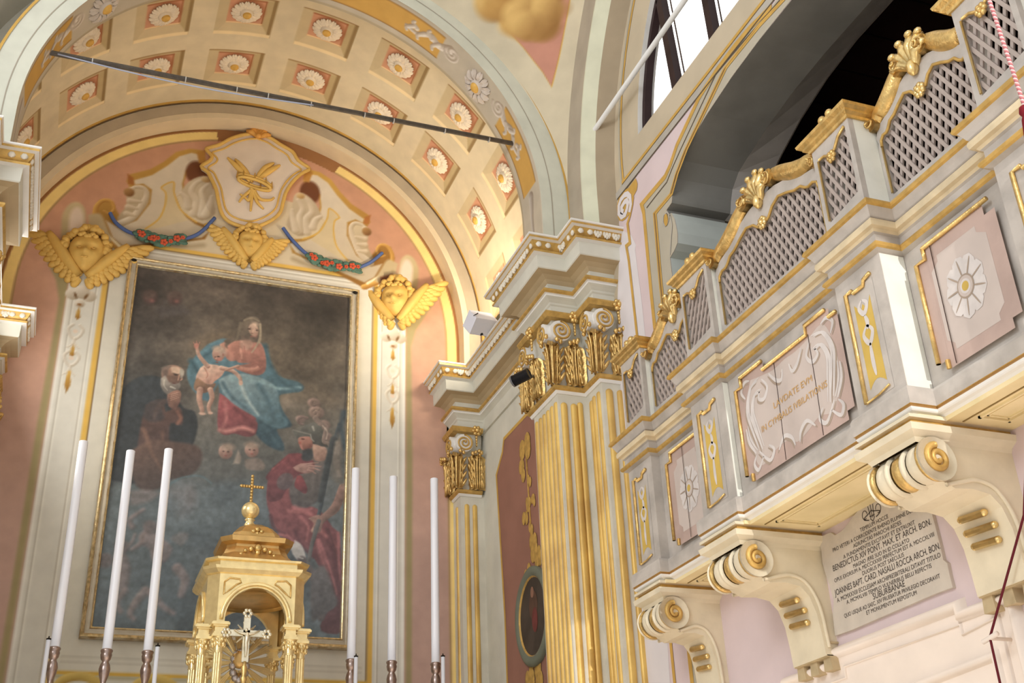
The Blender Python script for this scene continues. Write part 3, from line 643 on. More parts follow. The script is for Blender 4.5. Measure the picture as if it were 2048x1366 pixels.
fl=[p for p in opening if p[1]>2.0]; opening=[(6.20,2.2)]+fl[0:]+[(2*Y0-6.20,2.2)]
opening=[p for i,p in enumerate(opening) if i==0 or p!=opening[i-1]]
def circ(R,zc,z0,n=40):
    a0=math.asin((z0-zc)/R); return [(Y0+R*math.cos(a0+(PI-2*a0)*i/n),zc+R*math.sin(a0+(PI-2*a0)*i/n)) for i in range(n+1)]
win=circ(2.045,5.35,5.60)
outer=[(7.5,-EYE),(7.5,7.95),(1.4,7.95),(1.4,-EYE)]
BEIGE=mat('beige_lunette_plaster',(198,184,160),.85,nscale=3,namt=.1)
LILAC=mat('lilac_white_plaster',(224,218,220),.85,nscale=4,namt=.05)
GBAND=mat('grey_band_paint',(182,176,166),.85,nscale=6)
m=MB(); panel(m,[outer,win,opening],NX,0)
# thickness of the window opening
n=len(win); m.add([(NX,y,z) for y,z in win]+[(NX+.14,y,z) for y,z in win],[(i,(i+1)%n,n+(i+1)%n,n+i) for i in range(n)],1)
# painted fields, each a hair above the plaster
pinkz=[(6.673,5.186),(6.096,5.184),(5.613,5.212)]
low=[(6.95,-EYE),(6.95,5.0),(6.80,5.24),(6.5,5.27),(Y0,5.27),(2.2,5.27),(2.2,-EYE)]
panel(m,[low,[p for p in opening]],NX-.0012,2)
panel(m,[[(6.907,4.992),(6.739,4.833),(6.677,4.704),(6.700,4.673),(6.679,4.223),(6.676,3.173),(6.820,1.461),(7.468,1.588),(7.059,4.429)]],NX-.0025,4)
# band under the lunette
ribbon(m,[(6.93,5.305),(2.2,5.305)],.065,3,NX-.004); ribbon(m,[(6.80,5.36),(2.2,5.36)],.028,5,NX-.006); ribbon(m,[(6.9,5.268),(2.2,5.268)],.012,6,NX-.007)
# ochre line that follows the side arch
a=[(Y0+2.335*math.cos(t*PI/40),5.40+2.335*math.sin(t*PI/40)) for t in range(0,41)]; ribbon(m,[(Y0+2.335,5.36)]+a+[(Y0-2.335,5.36)],.026,5,NX-.004)
a=[(Y0+2.375*math.cos(t*PI/40),5.40+2.375*math.sin(t*PI/40)) for t in range(0,41)]; ribbon(m,[(Y0+2.375,5.34)]+a+[(Y0-2.375,5.34)],.03,7,NX-.003)
# arch surround: outer ochre line, taupe field, dark line, double ochre line
ol=[(6.477,4.354),(6.464,4.534),(6.502,4.891),(6.522,4.975),(6.135,4.970),(6.045,5.009),(5.922,5.100)]
ol=[(6.53,-1.0)]+[(6.53,2.5),(6.52,4.2)]+ol[2:]+[(5.550,5.253),(5.306,5.289),(5.052,5.297),(4.866,5.290),(4.598,5.247)]
ol2=[(y,z) for y,z in ol]
field=ol2+[(4.0,5.27),(4.0,5.13)]+[p for p in reversed(half) if p[1]>2.4]+[(6.2,2.4),(6.2,-1.0)]
try: panel(m,[field],NX-.0035,7)
except Exception as e: pass
ribbon(m,ol2,.045,5,NX-.006)
dk=[(6.450,4.898),(6.303,4.905),(6.119,4.910),(6.026,4.964),(5.881,5.031)]+[(5.312,5.266),(4.956,5.251),(4.677,5.230),(4.508,5.218)]
ribbon(m,dk,.010,6,NX-.006)
g1=[(6.358,4.786),(6.093,4.789),(5.985,4.891),(5.824,4.990)]+[(5.206,5.234),(4.778,5.231),(4.489,5.200)]
g1=[(6.40,-1),(6.39,2.5),(6.385,4.2)]+g1
ribbon(m,g1,.014,5,NX-.007); ribbon(m,[(y-.035,z-.02) for y,z in g1],.018,5,NX-.007); ribbon(m,[(y-.018,z-.01) for y,z in g1],.012,8,NX-.0065)
# painted console scroll on the jamb
sc=[(6.127,4.620),(6.161,4.676),(6.215,4.684),(6.235,4.627),(6.212,4.587),(6.173,4.585),(6.125,4.627),(6.114,4.535),(6.152,4.431),(6.190,4.328)]
ribbon(m,sc,.012,3,NX-.008)
c0=[(6.188,4.624)][0]; m.add([(NX-.009,c0[0]+.03*math.cos(k*PI/8),c0[1]+.05*math.sin(k*PI/8)) for k in range(16)],[tuple(range(16))],5)
# ochre scroll ornament beside the big pilaster
S1=[(6.795,4.730),(6.829,4.787),(6.760,4.773),(6.771,4.954),(6.694,5.014),(6.646,5.126),(6.579,5.137),(6.554,5.196),(6.581,5.256),(6.646,5.258),(6.713,5.254),(6.789,5.276),(6.873,5.262),(6.924,5.210),(6.932,5.131),(6.898,5.061),(6.849,5.030),(6.796,5.031),(6.812,5.014),(6.875,4.964),(6.816,4.962),(6.793,4.975),(6.794,4.800),(6.840,4.801),(6.821,4.696)]
S1b=[(6.721,5.031),(6.686,5.077),(6.685,5.152),(6.721,5.203),(6.770,5.225),(6.837,5.224),(6.881,5.196),(6.893,5.134),(6.853,5.071),(6.789,5.054),(6.750,5.084),(6.730,5.119),(6.743,5.155),(6.781,5.166),(6.837,5.154),(6.844,5.117),(6.815,5.092)]
m2=MB()
try: panel(m,[[(6.640,5.123),(6.571,5.142),(6.550,5.186),(6.569,5.251),(6.628,5.252),(6.695,5.245),(6.776,5.275),(6.865,5.270),(6.919,5.221),(6.935,5.140),(6.903,5.068),(6.849,5.030),(6.798,5.019),(6.732,5.018),(6.688,5.044)]],NX-.005,5)
except Exception: pass
ribbon(m,S1b,.045,4,NX-.008)
ribbon(m,[(6.640,5.123),(6.672,5.061),(6.723,4.999),(6.773,4.959),(6.764,4.775),(6.827,4.785),(6.810,4.650)]+[(6.755,2.0),(6.75,-1)],.035,5,NX-.006)
wallN=struct(m,'wall_right',[BEIGE,WHITE,PINKC,GBAND,LILAC,GOLDL,mat('dark_line',(96,82,66),.8),mat('taupe_surround',(186,178,160),.85,nscale=4,namt=.08),mat('brown_groove',(150,112,60),.8)])
# reveal of the gallery arch
GREY=mat('grey_reveal_plaster',(150,148,142),.85,nscale=3,namt=.18)
m=MB(); n=len(opening); T=4.20
m.add([(NX,y,z) for y,z in opening]+[(T,y,z) for y,z in opening],[(i,i+1,n+i+1,n+i) for i in range(n-1)],[0 if (opening[i][1]>4.68) else (0 if opening[i][1]>4.62 else 1) for i in range(n-1)])
# splayed inner edge of the arch
up=[p for p in opening if p[1]>4.69]
up2=[(Y0+(y-Y0)*1.0,z+.22*max(0,(1-((y-Y0)/1.66)**2))**.8) for y,z in up]; k=len(up)
m.add([(T,y,z) for y,z in up]+[(T+.30,y,z) for y,z in up2],[(i,i+1,k+i+1,k+i) for i in range(k-1)],2)
struct(m,'trim_5',[GREY,mat('pale_jamb_plaster',(206,212,206),.85,nscale=3),mat('splay_plaster',(232,226,220),.85)])
# dark room behind the gallery with a boarded ceiling
m=MB()
for i in range(14): z=5.9; y=1.6+i*.4; m.box(4.62,7.4,y,y+.39,z,z+.04,0); m.box(4.62,7.4,y+.385,y+.40,z-.004,z+.03,1)
struct(m,'ceiling_gallery',[DARKW,mat('board_gap',(20,12,10),.9)])
m=MB(); DK=mat('dim_gallery_wall',(70,60,54),.9)
m.box(7.2,7.3,1.5,7.3,1.9,6,0); m.box(4.2,7.3,7.2,7.3,1.9,6,0); m.box(4.2,7.3,1.5,1.6,1.9,6,0); m.box(NX+.02,7.3,1.5,7.3,1.9,2.05,0)
# back face of the wall above the arch
bk=[(7.3,1.95),(7.3,6.0),(1.5,6.0),(1.5,1.95)]; ins=[(6.2,2.0)]+up2+[(2*Y0-6.2,2.0)]
panel(m,[bk,ins],T+.31,0)
struct(m,'wall_gallery',[DK])
# ---------------------------------------------------------------- lunette window
FR=mat('dark_window_frame',(52,34,34),.6,nscale=9)
m=MB()
def wbar(mb,pts,w,x0,x1,mi):
    P=[Vector(p) for p in pts]; n=len(P); A=[];B=[]
    for i in range(n):
        a=P[max(i-1,0)];b=P[min(i+1,n-1)]; d=(b-a).normalized(); nn=Vector((-d.y,d.x)); A.append(P[i]+nn*w/2);B.append(P[i]-nn*w/2)
    for i in range(n-1):
        q=[A[i],A[i+1],B[i+1],B[i]]; vs=[(x0,p.x,p.y) for p in q]+[(x1,p.x,p.y) for p in q]
        mb.add(vs,[(0,1,2,3),(4,5,6,7),(0,1,5,4),(1,2,6,5),(2,3,7,6),(3,0,4,7)],mi)
wbar(m,win,.085,NX+.04,NX+.10,0); wbar(m,[win[0],win[-1]],.11,NX+.04,NX+.10,0)
struct(m,'window_1',[FR])
def inwin(y,z): return (y-Y0)**2+(z-5.35)**2<2.0**2
wf=bpy.data.objects['window_1']
for k,(a,b) in enumerate((((5.92,5.60),(6.02,6.9)),((5.36,5.60),(5.42,7.2)),((4.7,5.60),(4.7,7.4)),((4.1,5.6),(4.1,7.3)),((3.5,5.6),(3.45,7.2)),((2.96,5.6),(2.86,6.9)))):
    t=1
    while not inwin(a[0]+(b[0]-a[0])*t,a[1]+(b[1]-a[1])*t): t-=.01
    mb=MB(); wbar(mb,[a,(a[0]+(b[0]-a[0])*t,a[1]+(b[1]-a[1])*t)],.075,NX+.04,NX+.10,0); wbar(mb,[(a[0]-.055,a[1]),(a[0]+(b[0]-a[0])*t-.055,a[1]+(b[1]-a[1])*t)],.008,NX+.11,NX+.12,0)
    o=mb.build('mullion',[FR]); o.parent=wf
GL=bpy.data.materials.new('window_glass'); GL.use_nodes=True; nt=GL.node_tree; nt.nodes.clear(); oo=nt.nodes.new('ShaderNodeOutputMaterial'); mx=nt.nodes.new('ShaderNodeMixShader'); tr=nt.nodes.new('ShaderNodeBsdfTransparent'); gs=nt.nodes.new('ShaderNodeBsdfGlossy'); gs.inputs['Roughness'].default_value=.05; mx.inputs[0].default_value=.05; nt.links.new(tr.outputs[0],mx.inputs[1]); nt.links.new(gs.outputs[0],mx.inputs[2]); nt.links.new(mx.outputs[0],oo.inputs['Surface'])
mb=MB(); from mathutils.geometry import tessellate_polygon
tt=tessellate_polygon([[Vector((y,z,0)) for y,z in win]]); mb.add([(NX+.08,y,z) for y,z in win],[tuple(q) for q in tt],0)
o=mb.build('pane',[GL]); o.parent=wf

# ---------------------------------------------------------------- singing gallery
PW=mat('aged_grey_white_paint',(192,184,176),.6,nscale=7,namt=.24,bump=.15,bscale=40)
PWW=mat('white_pier_paint',(232,232,222),.55,nscale=8,namt=.08,bump=.12,bscale=30)
SOFM=mat('gallery_soffit_paint',(240,222,178),.7,nscale=3,namt=.16,col2=(222,204,156))
LATM=mat('lattice_paint',(178,164,156),.65,nscale=8,namt=.1)
GX=[('P',3.31,6.41,6.05),('B',3.37,6.05,5.36),('P',3.20,5.36,4.96),('B',3.235,4.96,3.93),('P',3.20,3.93,3.55),('B',3.335,3.55,2.90),('P',3.25,2.90,2.50),('B',3.37,2.5,1.7)]
gp=[(3.72,6.41)]
for k,x,a,b in GX: gp+=[(x,a),(x,b)]
gp.append((3.72,1.7))
gal=thing('singing_gallery','long painted wooden gallery parapet with gilt mouldings projecting over the pink wall','gallery',(3.55,4.4,1.9))
# lower mouldings, panel zone, ledge: one sweep each (a part each)
LOW=[(-.05,1.90),(-.045,1.90),(-.03,1.905),(-.02,1.915),(-.005,1.92),(.0,1.925),(.004,1.935),(.004,1.945),(.01,1.947),(.012,1.97),(.012,2.015),(.004,2.03),(-.01,2.035),(-.02,2.04)]
m=MB(); m.sweep(gp,LOW,[0,0,2,2,2,2,3,1,0,0,0,0,0],caps=False); m.build('base_moulding',[PW,GOLDP,WHITE,mat('aged_brown_gilt',(170,130,78),.5,.3)],gal)
m=MB(); m.sweep(gp,[(-.02,2.04),(-.02,2.705)],0,caps=False); m.build('parapet',[PW],gal)
UP=[(-.02,2.705),(.006,2.715),(.016,2.722),(.02,2.732),(.016,2.742),(.0,2.748),(-.006,2.752),(-.006,2.792),(.004,2.80),(.012,2.812),(.03,2.818),(.034,2.836),(.03,2.852),(.024,2.858),(.03,2.864),(.04,2.885),(.052,2.905),(.064,2.910),(.068,2.92),(.062,2.935),(.0,2.94),(-.35,2.94)]
m=MB(); m.sweep(gp,UP,[0,1,1,1,1,0,0,0,2,2,2,2,3,0,0,0,1,1,1,0,0],caps=False); m.build('ledge',[PW,GOLDP,mat('ledge_cream',(222,204,170),.6,nscale=9,namt=.2),mat('ledge_seam',(120,92,60),.8)],gal)
# soffit boards with moulded panels
for (k,x,a,b) in GX:
    m=MB(); m.box(x+.03,3.72,b,a,1.885,1.905,0)
    if k=='B' and a-b>.5:
        y0,y1=b+.08,a-.08; x0,x1=x+.13,3.63
        for (dx,w,h,mi) in ((0,.012,.010,0),(.025,.008,.006,0)):
            for (xa,xb,ya,yb) in ((x0+dx,x0+dx+w,y0+dx,y1-dx),(x1-dx-w,x1-dx,y0+dx,y1-dx),(x0+dx,x1-dx,y0+dx,y0+dx+w),(x0+dx,x1-dx,y1-dx-w,y1-dx)): m.box(xa,xb,ya,yb,1.885-h,1.885,mi)
        m.box(x0-.03,x0-.022,b+.02,a-.02,1.882,1.886,1)
    m.build('soffit_panel',[SOFM,mat('soffit_groove',(140,116,70),.8)],gal)
# white returns of the piers that face the nave
for (x0,x1,y) in ((3.22,3.355,3.55),(3.22,3.255,4.96),(3.33,3.39,6.05)):
    pass
# painted fields and gilt frame mouldings
FLD=mat('faded_pink_panel',(188,164,154),.7,nscale=5,namt=.16,bump=.1,bscale=30)
OCH=mat('ochre_field',(204,172,88),.7,nscale=8,namt=.15)
WSC=mat('faded_white_scroll',(212,204,200),.7,nscale=14,namt=.12)
SHD=mat('field_shadow_line',(160,140,118),.8)
CRK=mat('board_crack',(60,40,36),.9)
TXT=mat('faded_gold_letters',(206,164,104),.6,nscale=20)
def rodseg(pts,r,x,parent,name='gilt_moulding'):
    m=MB(); m.tube([(x,y,z) for y,z in pts],r,0,8); return m.build(name,[GOLD],parent)
def bayfield(x,y0,y1,kind):
    X=x+.018
    yc=(y0+y1)/2; hw=(y1-y0)/2
    m=MB(); out=[(yc-hw+.055,2.066),(yc+hw-.055,2.066),(yc+hw-.055,2.11),(yc+hw,2.11),(yc+hw,2.595),(yc+hw-.06,2.595),(yc+hw-.06,2.65)]
    if kind=='c': out+=[(yc+.19,2.65),(yc+.19,2.60),(yc-.215,2.60),(yc-.215,2.65)]
    out+=[(yc-hw+.06,2.65),(yc-hw+.06,2.595),(yc-hw,2.595),(yc-hw,2.11),(yc-hw+.055,2.11)]
    panel(m,[out],X,0)
    P=m.build('painted_panel',[FLD],gal)
    # gilt frame: separate lengths, some missing as on the real gallery
    R=.0105
    segs=[[(yc+hw,2.11),(yc+hw,2.595),(yc+hw-.06,2.595),(yc+hw-.06,2.65)]]
    if kind=='c': segs+=[[(yc+hw-.06,2.65),(yc+.19,2.65)],[(yc+.19,2.60),(yc-.215,2.60),(yc-.215,2.65),(yc-hw+.08,2.65)],[(yc-hw+.06,2.60),(yc-hw+.0,2.60)]]
    else: segs+=[[(yc+hw-.06,2.65),(yc-hw+.02,2.65)]]
    segs+=[[(yc+hw,2.11),(yc+hw,2.115)],[(yc+hw-.055,2.105),(yc+hw-.055,2.066)]]
    for s in segs: rodseg(s,R,X-.008,gal)
    return P,X,yc,hw
def strokes(m,X,lst,w,mi,dz=0):
    for pts in lst: 
        q=crv(pts,5); N=len(q); P=[Vector(a) for a in q]; A=[];B=[]
        for i in range(N):
            d=(P[min(i+1,N-1)]-P[max(i-1,0)]).normalized(); nn=Vector((-d.y,d.x)); ww=w/2*(.25+.75*math.sin(PI*min(1,(i+.6)/(N-.2)))); A.append(P[i]+nn*ww);B.append(P[i]-nn*ww)
        m.add([(X,p.x,p.y) for p in A]+[(X,p.x,p.y) for p in B],[(i,i+1,N+i+1,N+i) for i in range(N-1)],mi)
Pc,X,yc,hw=bayfield(3.215,3.942,4.870,'c')
m=MB()
orn=[(0.32,2.60),(.2,2.575),(.1,2.56),(0,2.57),(-.1,2.565),(-.22,2.58),(-.33,2.60),(-.38,2.54),(-.40,2.44),(-.41,2.36),(-.39,2.28),(-.36,2.2),(-.30,2.15),(-.2,2.17),(-.1,2.14),(0,2.12),(.08,2.16),(.2,2.15),(.3,2.12),(.36,2.14),(.38,2.22),(.39,2.32),(.41,2.4),(.39,2.5)]
panel(m,[crv([(yc+a*1.0,z) for a,z in orn],3)],X-.0006,1)
sl=[]
for sg in (1,-1):
    f=lambda a,z:(yc+a*sg,z)
    sl+=[[f(.33,2.22),f(.37,2.34),f(.39,2.45),f(.34,2.55),f(.26,2.57)],[f(.30,2.2),f(.33,2.32),f(.35,2.42),f(.31,2.5),f(.25,2.5)],[f(.36,2.2),f(.41,2.28),f(.42,2.36)],[f(.22,2.56),f(.18,2.50),f(.22,2.45),f(.27,2.47),f(.25,2.51)],
         [f(.15,2.56),f(.1,2.50),f(.05,2.48),f(.03,2.53)],[f(.33,2.2),f(.25,2.12),f(.2,2.16),f(.24,2.2)],[f(.3,2.16),f(.36,2.11),f(.39,2.15),f(.36,2.19)],[f(.16,2.14),f(.1,2.19),f(.04,2.16),f(.02,2.11)],[f(.39,2.52),f(.42,2.57),f(.38,2.61),f(.33,2.6)]]
strokes(m,X-.0014,sl,.022,2); strokes(m,X-.0016,[[(a+.018*(-1 if a>yc else 1),z+.010) for a,z in s] for s in sl[:3]+sl[9:12]],.014,2)
strokes(m,X-.0010,[[(a+.012*(1 if a>yc else -1),z-.012) for a,z in s] for s in sl],.018,3)
m.build('painted_cartouche',[FLD,mat('cartouche_ground',(198,184,176),.7,nscale=6,namt=.08),WSC,mat('cartouche_shade',(168,150,134),.75)],gal)
for cr0 in ([(4.497,2.595),(4.505,2.35),(4.521,2.07)],[(4.185,2.6),(4.19,2.3),(4.199,2.07)]): m=MB(); ribbon(m,cr0,.0045,0,X-.002); m.build('board_crack',[CRK],gal)
def bayros(x,y0,y1,lean=0):
    P,X,yc,hw=bayfield(x,y0,y1,'s'); m=MB(); h=hw*.70
    panel(m,[[(yc-h+.04,2.13),(yc+h-.04,2.13),(yc+h-.04,2.16),(yc+h,2.19),(yc+h,2.52),(yc+h-.05,2.55),(yc+h-.05,2.58),(yc-h+.05,2.58),(yc-h+.05,2.55),(yc-h,2.52),(yc-h,2.19),(yc-h+.04,2.16)]],X-.0006,1)
    r=.125
    for k in range(9):
        a=2*PI*k/9; c=(yc+r*.62*math.cos(a),2.36+r*.75*math.sin(a)); q=[(c[0]+r*.42*math.cos(a+t)*.8,c[1]+r*.42*math.sin(a+t)) for t in [i*PI/4 for i in range(8)]]
        panel(m,[q],X-.0012-.0002*k,2); strokes(m,X-.0034,[[(yc+r*.3*math.cos(a),2.36+r*.36*math.sin(a)),(yc+r*.9*math.cos(a),2.36+r*1.05*math.sin(a))]],.008,3)
    for rr,mi,d in ((.05,3,.0040),(.043,1,.0046),(.03,2,.005),(.02,4,.0054)): m.add([(X-d,yc+rr*math.cos(i*PI/10),2.36+rr*math.sin(i*PI/10)*1.1) for i in range(20)],[tuple(range(20))],mi)
    m.build('painted_rosette_panel',[FLD,mat('cartouche_ground',(208,196,190)),WSC,mat('cartouche_shade',(172,154,136)),OCH],gal); return X
X1=bayros(3.35,5.47,5.94); X3=bayros(3.315,2.985,3.475)
for cr0,xx_ in (([(5.735,2.64),(5.74,2.07)],X1),([(3.37,2.64),(3.375,2.07)],X3)): m=MB(); ribbon(m,cr0,.005,0,xx_-.007); m.build('board_crack',[CRK],gal)
for (k,x,a,b) in GX:
    if k!='P': continue
    yc=(a+b)/2; X=x+.0185; w=.095 if a<6 else .09
    m=MB(); panel(m,[[(yc-w,2.07),(yc+w,2.07),(yc+w,2.62),(yc-w,2.62)]],X,0)
    panel(m,[[(yc-w*.62,2.12)]+[(yc-w*.62+w*1.24*t/6,2.12+.035*math.sin(PI*t/6)) for t in range(7)]+[(yc+w*.62,2.55),(yc+w*.2,2.50),(yc,2.53),(yc-w*.3,2.49),(yc-w*.62,2.55)]],X-.0007,1)
    strokes(m,X-.0016,[[(yc,2.55),(yc-.03,2.52),(yc,2.48),(yc+.03,2.52),(yc,2.55)],[(yc,2.47),(yc-.01,2.43),(yc,2.40)],[(yc,2.42),(yc-.032,2.38),(yc,2.33),(yc+.032,2.38),(yc,2.42)],[(yc,2.33),(yc+.004,2.24),(yc,2.17)]],.026,2)
    m.build('pier_panel',[PW,OCH,WSC],gal)
    Xr=X-.008
    rodseg([(yc+w,2.07),(yc+w,2.62),(yc+w-.05,2.62)],.0105,Xr,gal); rodseg([(yc+w-.055,2.605),(yc-w+.06,2.605),(yc-w+.05,2.63),(yc-w,2.64)],.0095,Xr,gal); rodseg([(yc+w-.01,2.07),(yc,2.075),(yc-w+.02,2.09)],.005,Xr,gal)
# white side faces of the piers (towards the nave): separate painted boards
for (x0,x1,y,z0,z1) in ((3.222,3.352,3.5685,2.04,2.70),(3.222,3.253,4.9785,2.04,2.70)):
    m=MB().box(x0,x1,y-.0015,y+.004,z0,z1,0); m.build('pier_side',[PWW],gal)
# ---------------------------------------------------------------- lettering on the central panel (cut from the built-in font as a mesh)
def text_mesh(txt,size=1.0):
    cu=bpy.data.curves.new('t','FONT'); cu.body=txt; cu.size=size; cu.resolution_u=3; o=bpy.data.objects.new('t',cu); C.objects.link(o)
    dg=bpy.context.evaluated_depsgraph_get(); dg.update(); me=bpy.data.meshes.new_from_object(o.evaluated_get(dg)); 
    V=[tuple(v.co[:2]) for v in me.vertices]; F=[tuple(p.vertices) for p in me.polygons]
    bpy.data.objects.remove(o); bpy.data.curves.remove(cu); bpy.data.meshes.remove(me); return V,F
def serif(V): return V
def place_text(mb,txt,p0,p1,h,X,mi=0,skew=0):
    # p0,p1: (Y,z) of the left and right end of the baseline; reading direction runs towards smaller y
    V,F=text_mesh(txt); 
    if not V: return
    x0=min(v[0] for v in V);x1=max(v[0] for v in V); cap=.70
    vs=[]
    for x,y in V:
        t=(x-x0)/(x1-x0); vs.append((X,p0[0]+(p1[0]-p0[0])*t-skew*y*h,p0[1]+(p1[1]-p0[1])*t+y/cap*h))
    mb.add(vs,F,mi)
m=MB(); a=[(4.553,2.359),(4.209,2.349)]; b=[(4.686,2.283),(4.103,2.282)]
place_text(m,'LAVDATE EVM',a[0],(a[1][0],a[0][1]),.034,3.2295); place_text(m,'IN CYMBALIS IVBILATIONIS',b[0],(b[1][0],b[0][1]),.034,3.2295)
m.build('painted_inscription',[TXT],gal)
# ---------------------------------------------------------------- lattice screens on the ledge
def clipseg(p,q,poly):
    # pieces of segment pq inside polygon
    ts=[0,1]; P=Vector(p);Q=Vector(q);d=Q-P
    n=len(poly)
    for i in range(n):
        a=Vector(poly[i]);b=Vector(poly[(i+1)%n]);e=b-a; den=d.x*e.y-d.y*e.x
        if abs(den)<1e-9: continue
        t=((a.x-P.x)*e.y-(a.y-P.y)*e.x)/den; u=((a.x-P.x)*d.y-(a.y-P.y)*d.x)/den
        if 0<=u<=1 and 0<t<1: ts.append(t)
    ts.sort(); out=[]
    for i in range(len(ts)-1):
        if ts[i+1]-ts[i]<1e-4: continue
        m_=P+d*(ts[i]+ts[i+1])/2; c=False; j=n-1
        for k in range(n):
            a=poly[k];b=poly[j]
            if (a[1]>m_.y)!=(b[1]>m_.y) and m_.x<(b[0]-a[0])*(m_.y-a[1])/(b[1]-a[1])+a[0]: c=not c
            j=k
        if c: out.append((P+d*ts[i],P+d*ts[i+1]))
    return out
def lattice(x,poly,parent,pitch=.0425,w=.0175,mir=False):
    ys=[p[0] for p in poly]; zs=[p[1] for p in poly]; cy=(min(ys)+max(ys))/2; cz=min(zs); L=2.5
    for layer,ang,xx,nm in ((0,math.radians(118 if mir else 62.5),x,'front_slats'),(1,math.radians(72 if mir else 109),x+.011,'rear_slats')):
        m=MB(); d=Vector((math.cos(ang),math.sin(ang))); nn=Vector((-d.y,d.x))
        for k in range(-32,33):
            c=Vector((cy,cz+.2))+nn*pitch*k
            for a,b in clipseg(tuple(c-d*L),tuple(c+d*L),poly):
                q=[a+nn*w/2,b+nn*w/2,b-nn*w/2,a-nn*w/2]; vs=[(xx,p.x,p.y) for p in q]+[(xx+.010,p.x,p.y) for p in q]
                m.add(vs,[(0,3,2,1),(4,5,6,7),(0,1,5,4),(1,2,6,5),(2,3,7,6),(3,0,4,7)],0)
        if m.v: m.build(nm,[LATM],parent)
def frame_part(x,outer_,inner_,parent,mi,th=.03,name='frame'):
    m=MB(); panel(m,[outer_,inner_],x,0); panel(m,[outer_,inner_],x+th,0)
    for lp in (outer_,inner_):
        n=len(lp); m.add([(x,a,b) for a,b in lp]+[(x+th,a,b) for a,b in lp],[(i,(i+1)%n,n+(i+1)%n,n+i) for i in range(n)],0)
    return m.build(name,[mi],parent)
def gblob(m,c,r,n=7,seed=0):
    R_=np.random.RandomState(seed)
    for k in range(n):
        a=2*PI*k/n; m.ell((c[0]-.008,c[1]+r*.55*math.cos(a),c[2]+r*.55*math.sin(a)),(r*.35,r*.42,r*.42),0,7,5)
    m.ell((c[0]-.014,c[1],c[2]),(r*.4,r*.4,r*.4),0,8,5)
def bay_screen(x,y0,y1,label,scale=1.0,topdrop=0,rear=False):
    # y0>y1 (y0 = far end).  s runs 0..1 from the far to the near side
    W_=y0-y1; yc=(y0+y1)/2; t=thing('lattice_screen',label,'lattice screen',(x,yc,2.94),'lattice screens of the gallery')
    k=scale
    prof=[(-.5,3.30),(-.485,3.335),(-.50,3.365),(-.47,3.41),(-.43,3.43),(-.37,3.445),(-.30,3.485),(-.22,3.52),(-.12,3.55),(0,3.56)]
    top=[(yc-a*W_ if True else 0,3.0+(z-3.0)*k-topdrop) for a,z in prof]; top=top+[(2*yc-a,z) for a,z in reversed(top[:-1])]
    outer_=[(y0,2.94)]+[(p[0],p[1]) for p in top]+[(y1,2.94)]
    pin=[(-.455,3.30),(-.45,3.335),(-.42,3.355),(-.385,3.352),(-.36,3.365),(-.33,3.395),(-.28,3.405),(-.22,3.435),(-.15,3.462),(-.09,3.44),(-.05,3.40),(0,3.385)]
    ti=[(yc-a*W_,3.0+(z-3.0)*k-topdrop) for a,z in pin]; ti=ti+[(2*yc-a,z) for a,z in reversed(ti[:-1])]
    inner_=[(y0-.045*W_,3.02)]+ti+[(y1+.045*W_,3.02)]
    frame_part(x,outer_,inner_,t,PW,.035)
    lattice(x+.012,inner_,t)
    # gilt edge along the opening
    m=MB(); m.tube([(x-.004,a,b) for a,b in ti],.008,0,6); m.build('gilt_edge',[GOLDP],t)
    for yy_ in (y0-.045*W_,y1+.045*W_): m=MB(); m.tube([(x-.003,yy_,3.03),(x-.003,yy_,3.0+.30*k-topdrop)],.007,0,6); m.build('gilt_upright',[BGOLD],t)
    # two scrolled rolls along the top and a leaf crest between them
    for sg in (1,-1):
        m=MB(); pr=[(-.47,3.45),(-.42,3.485),(-.36,3.495),(-.28,3.53),(-.20,3.58),(-.13,3.615)]
        pts=[(x+.012,yc+sg*a*W_*-1,3.0+(z-3.0)*k-topdrop) for a,z in pr]; pts=[(x+.012,p[0],p[1]) for p in crv([(q[1],q[2]) for q in pts],5)]
        m.tube(pts,[.034+.014*math.sin(PI*i/(len(pts)-1))+.006*i/(len(pts)-1) for i in range(len(pts))],0,14)
        for (a,z,r) in ((-.475,3.435,.032),(-.12,3.60,.048)):
            c=(x-.03,yc-sg*a*W_,3.0+(z-3.0)*k-topdrop); m.lathe([(r,0),(r,.075)],c,16,0,'X'); 
            m.tube([(x-.034-.0015*i,c[1]+(r*.8*(1-i/26))*math.cos(sg*i*.5),c[2]+(r*.8*(1-i/26))*math.sin(sg*i*.5)) for i in range(24)],.006,0,5)
        m.build('scroll_roll',[GOLD],t)
    m=MB(); cz=3.0+.56*k-topdrop
    for i,a in enumerate((-70,-42,-15,15,42,70)):
        r=.15 if abs(a)<60 else .115; ar=math.radians(a); tip=(x-.02,yc-math.sin(ar)*r*.95,cz+math.cos(ar)*r*.95)
        m.tube([(x+.0,yc,cz-.03),(x-.03,yc-math.sin(ar)*r*.5,cz+math.cos(ar)*r*.5),tip],[.016,.028,.020],0,8); m.ell((tip[0]-.014,tip[1],tip[2]-.004),(.018,.024,.018),0,8,6)
    m.ell((x-.02,yc,cz-.03),(.03,.03,.045),0,8,6); m.build('leaf_crest',[BGOLD],t)
    m=MB(); gblob(m,(x-.004,yc,3.0+.395*k-topdrop),.042,7); m.build('gilt_flower',[BGOLD],t)
    return t
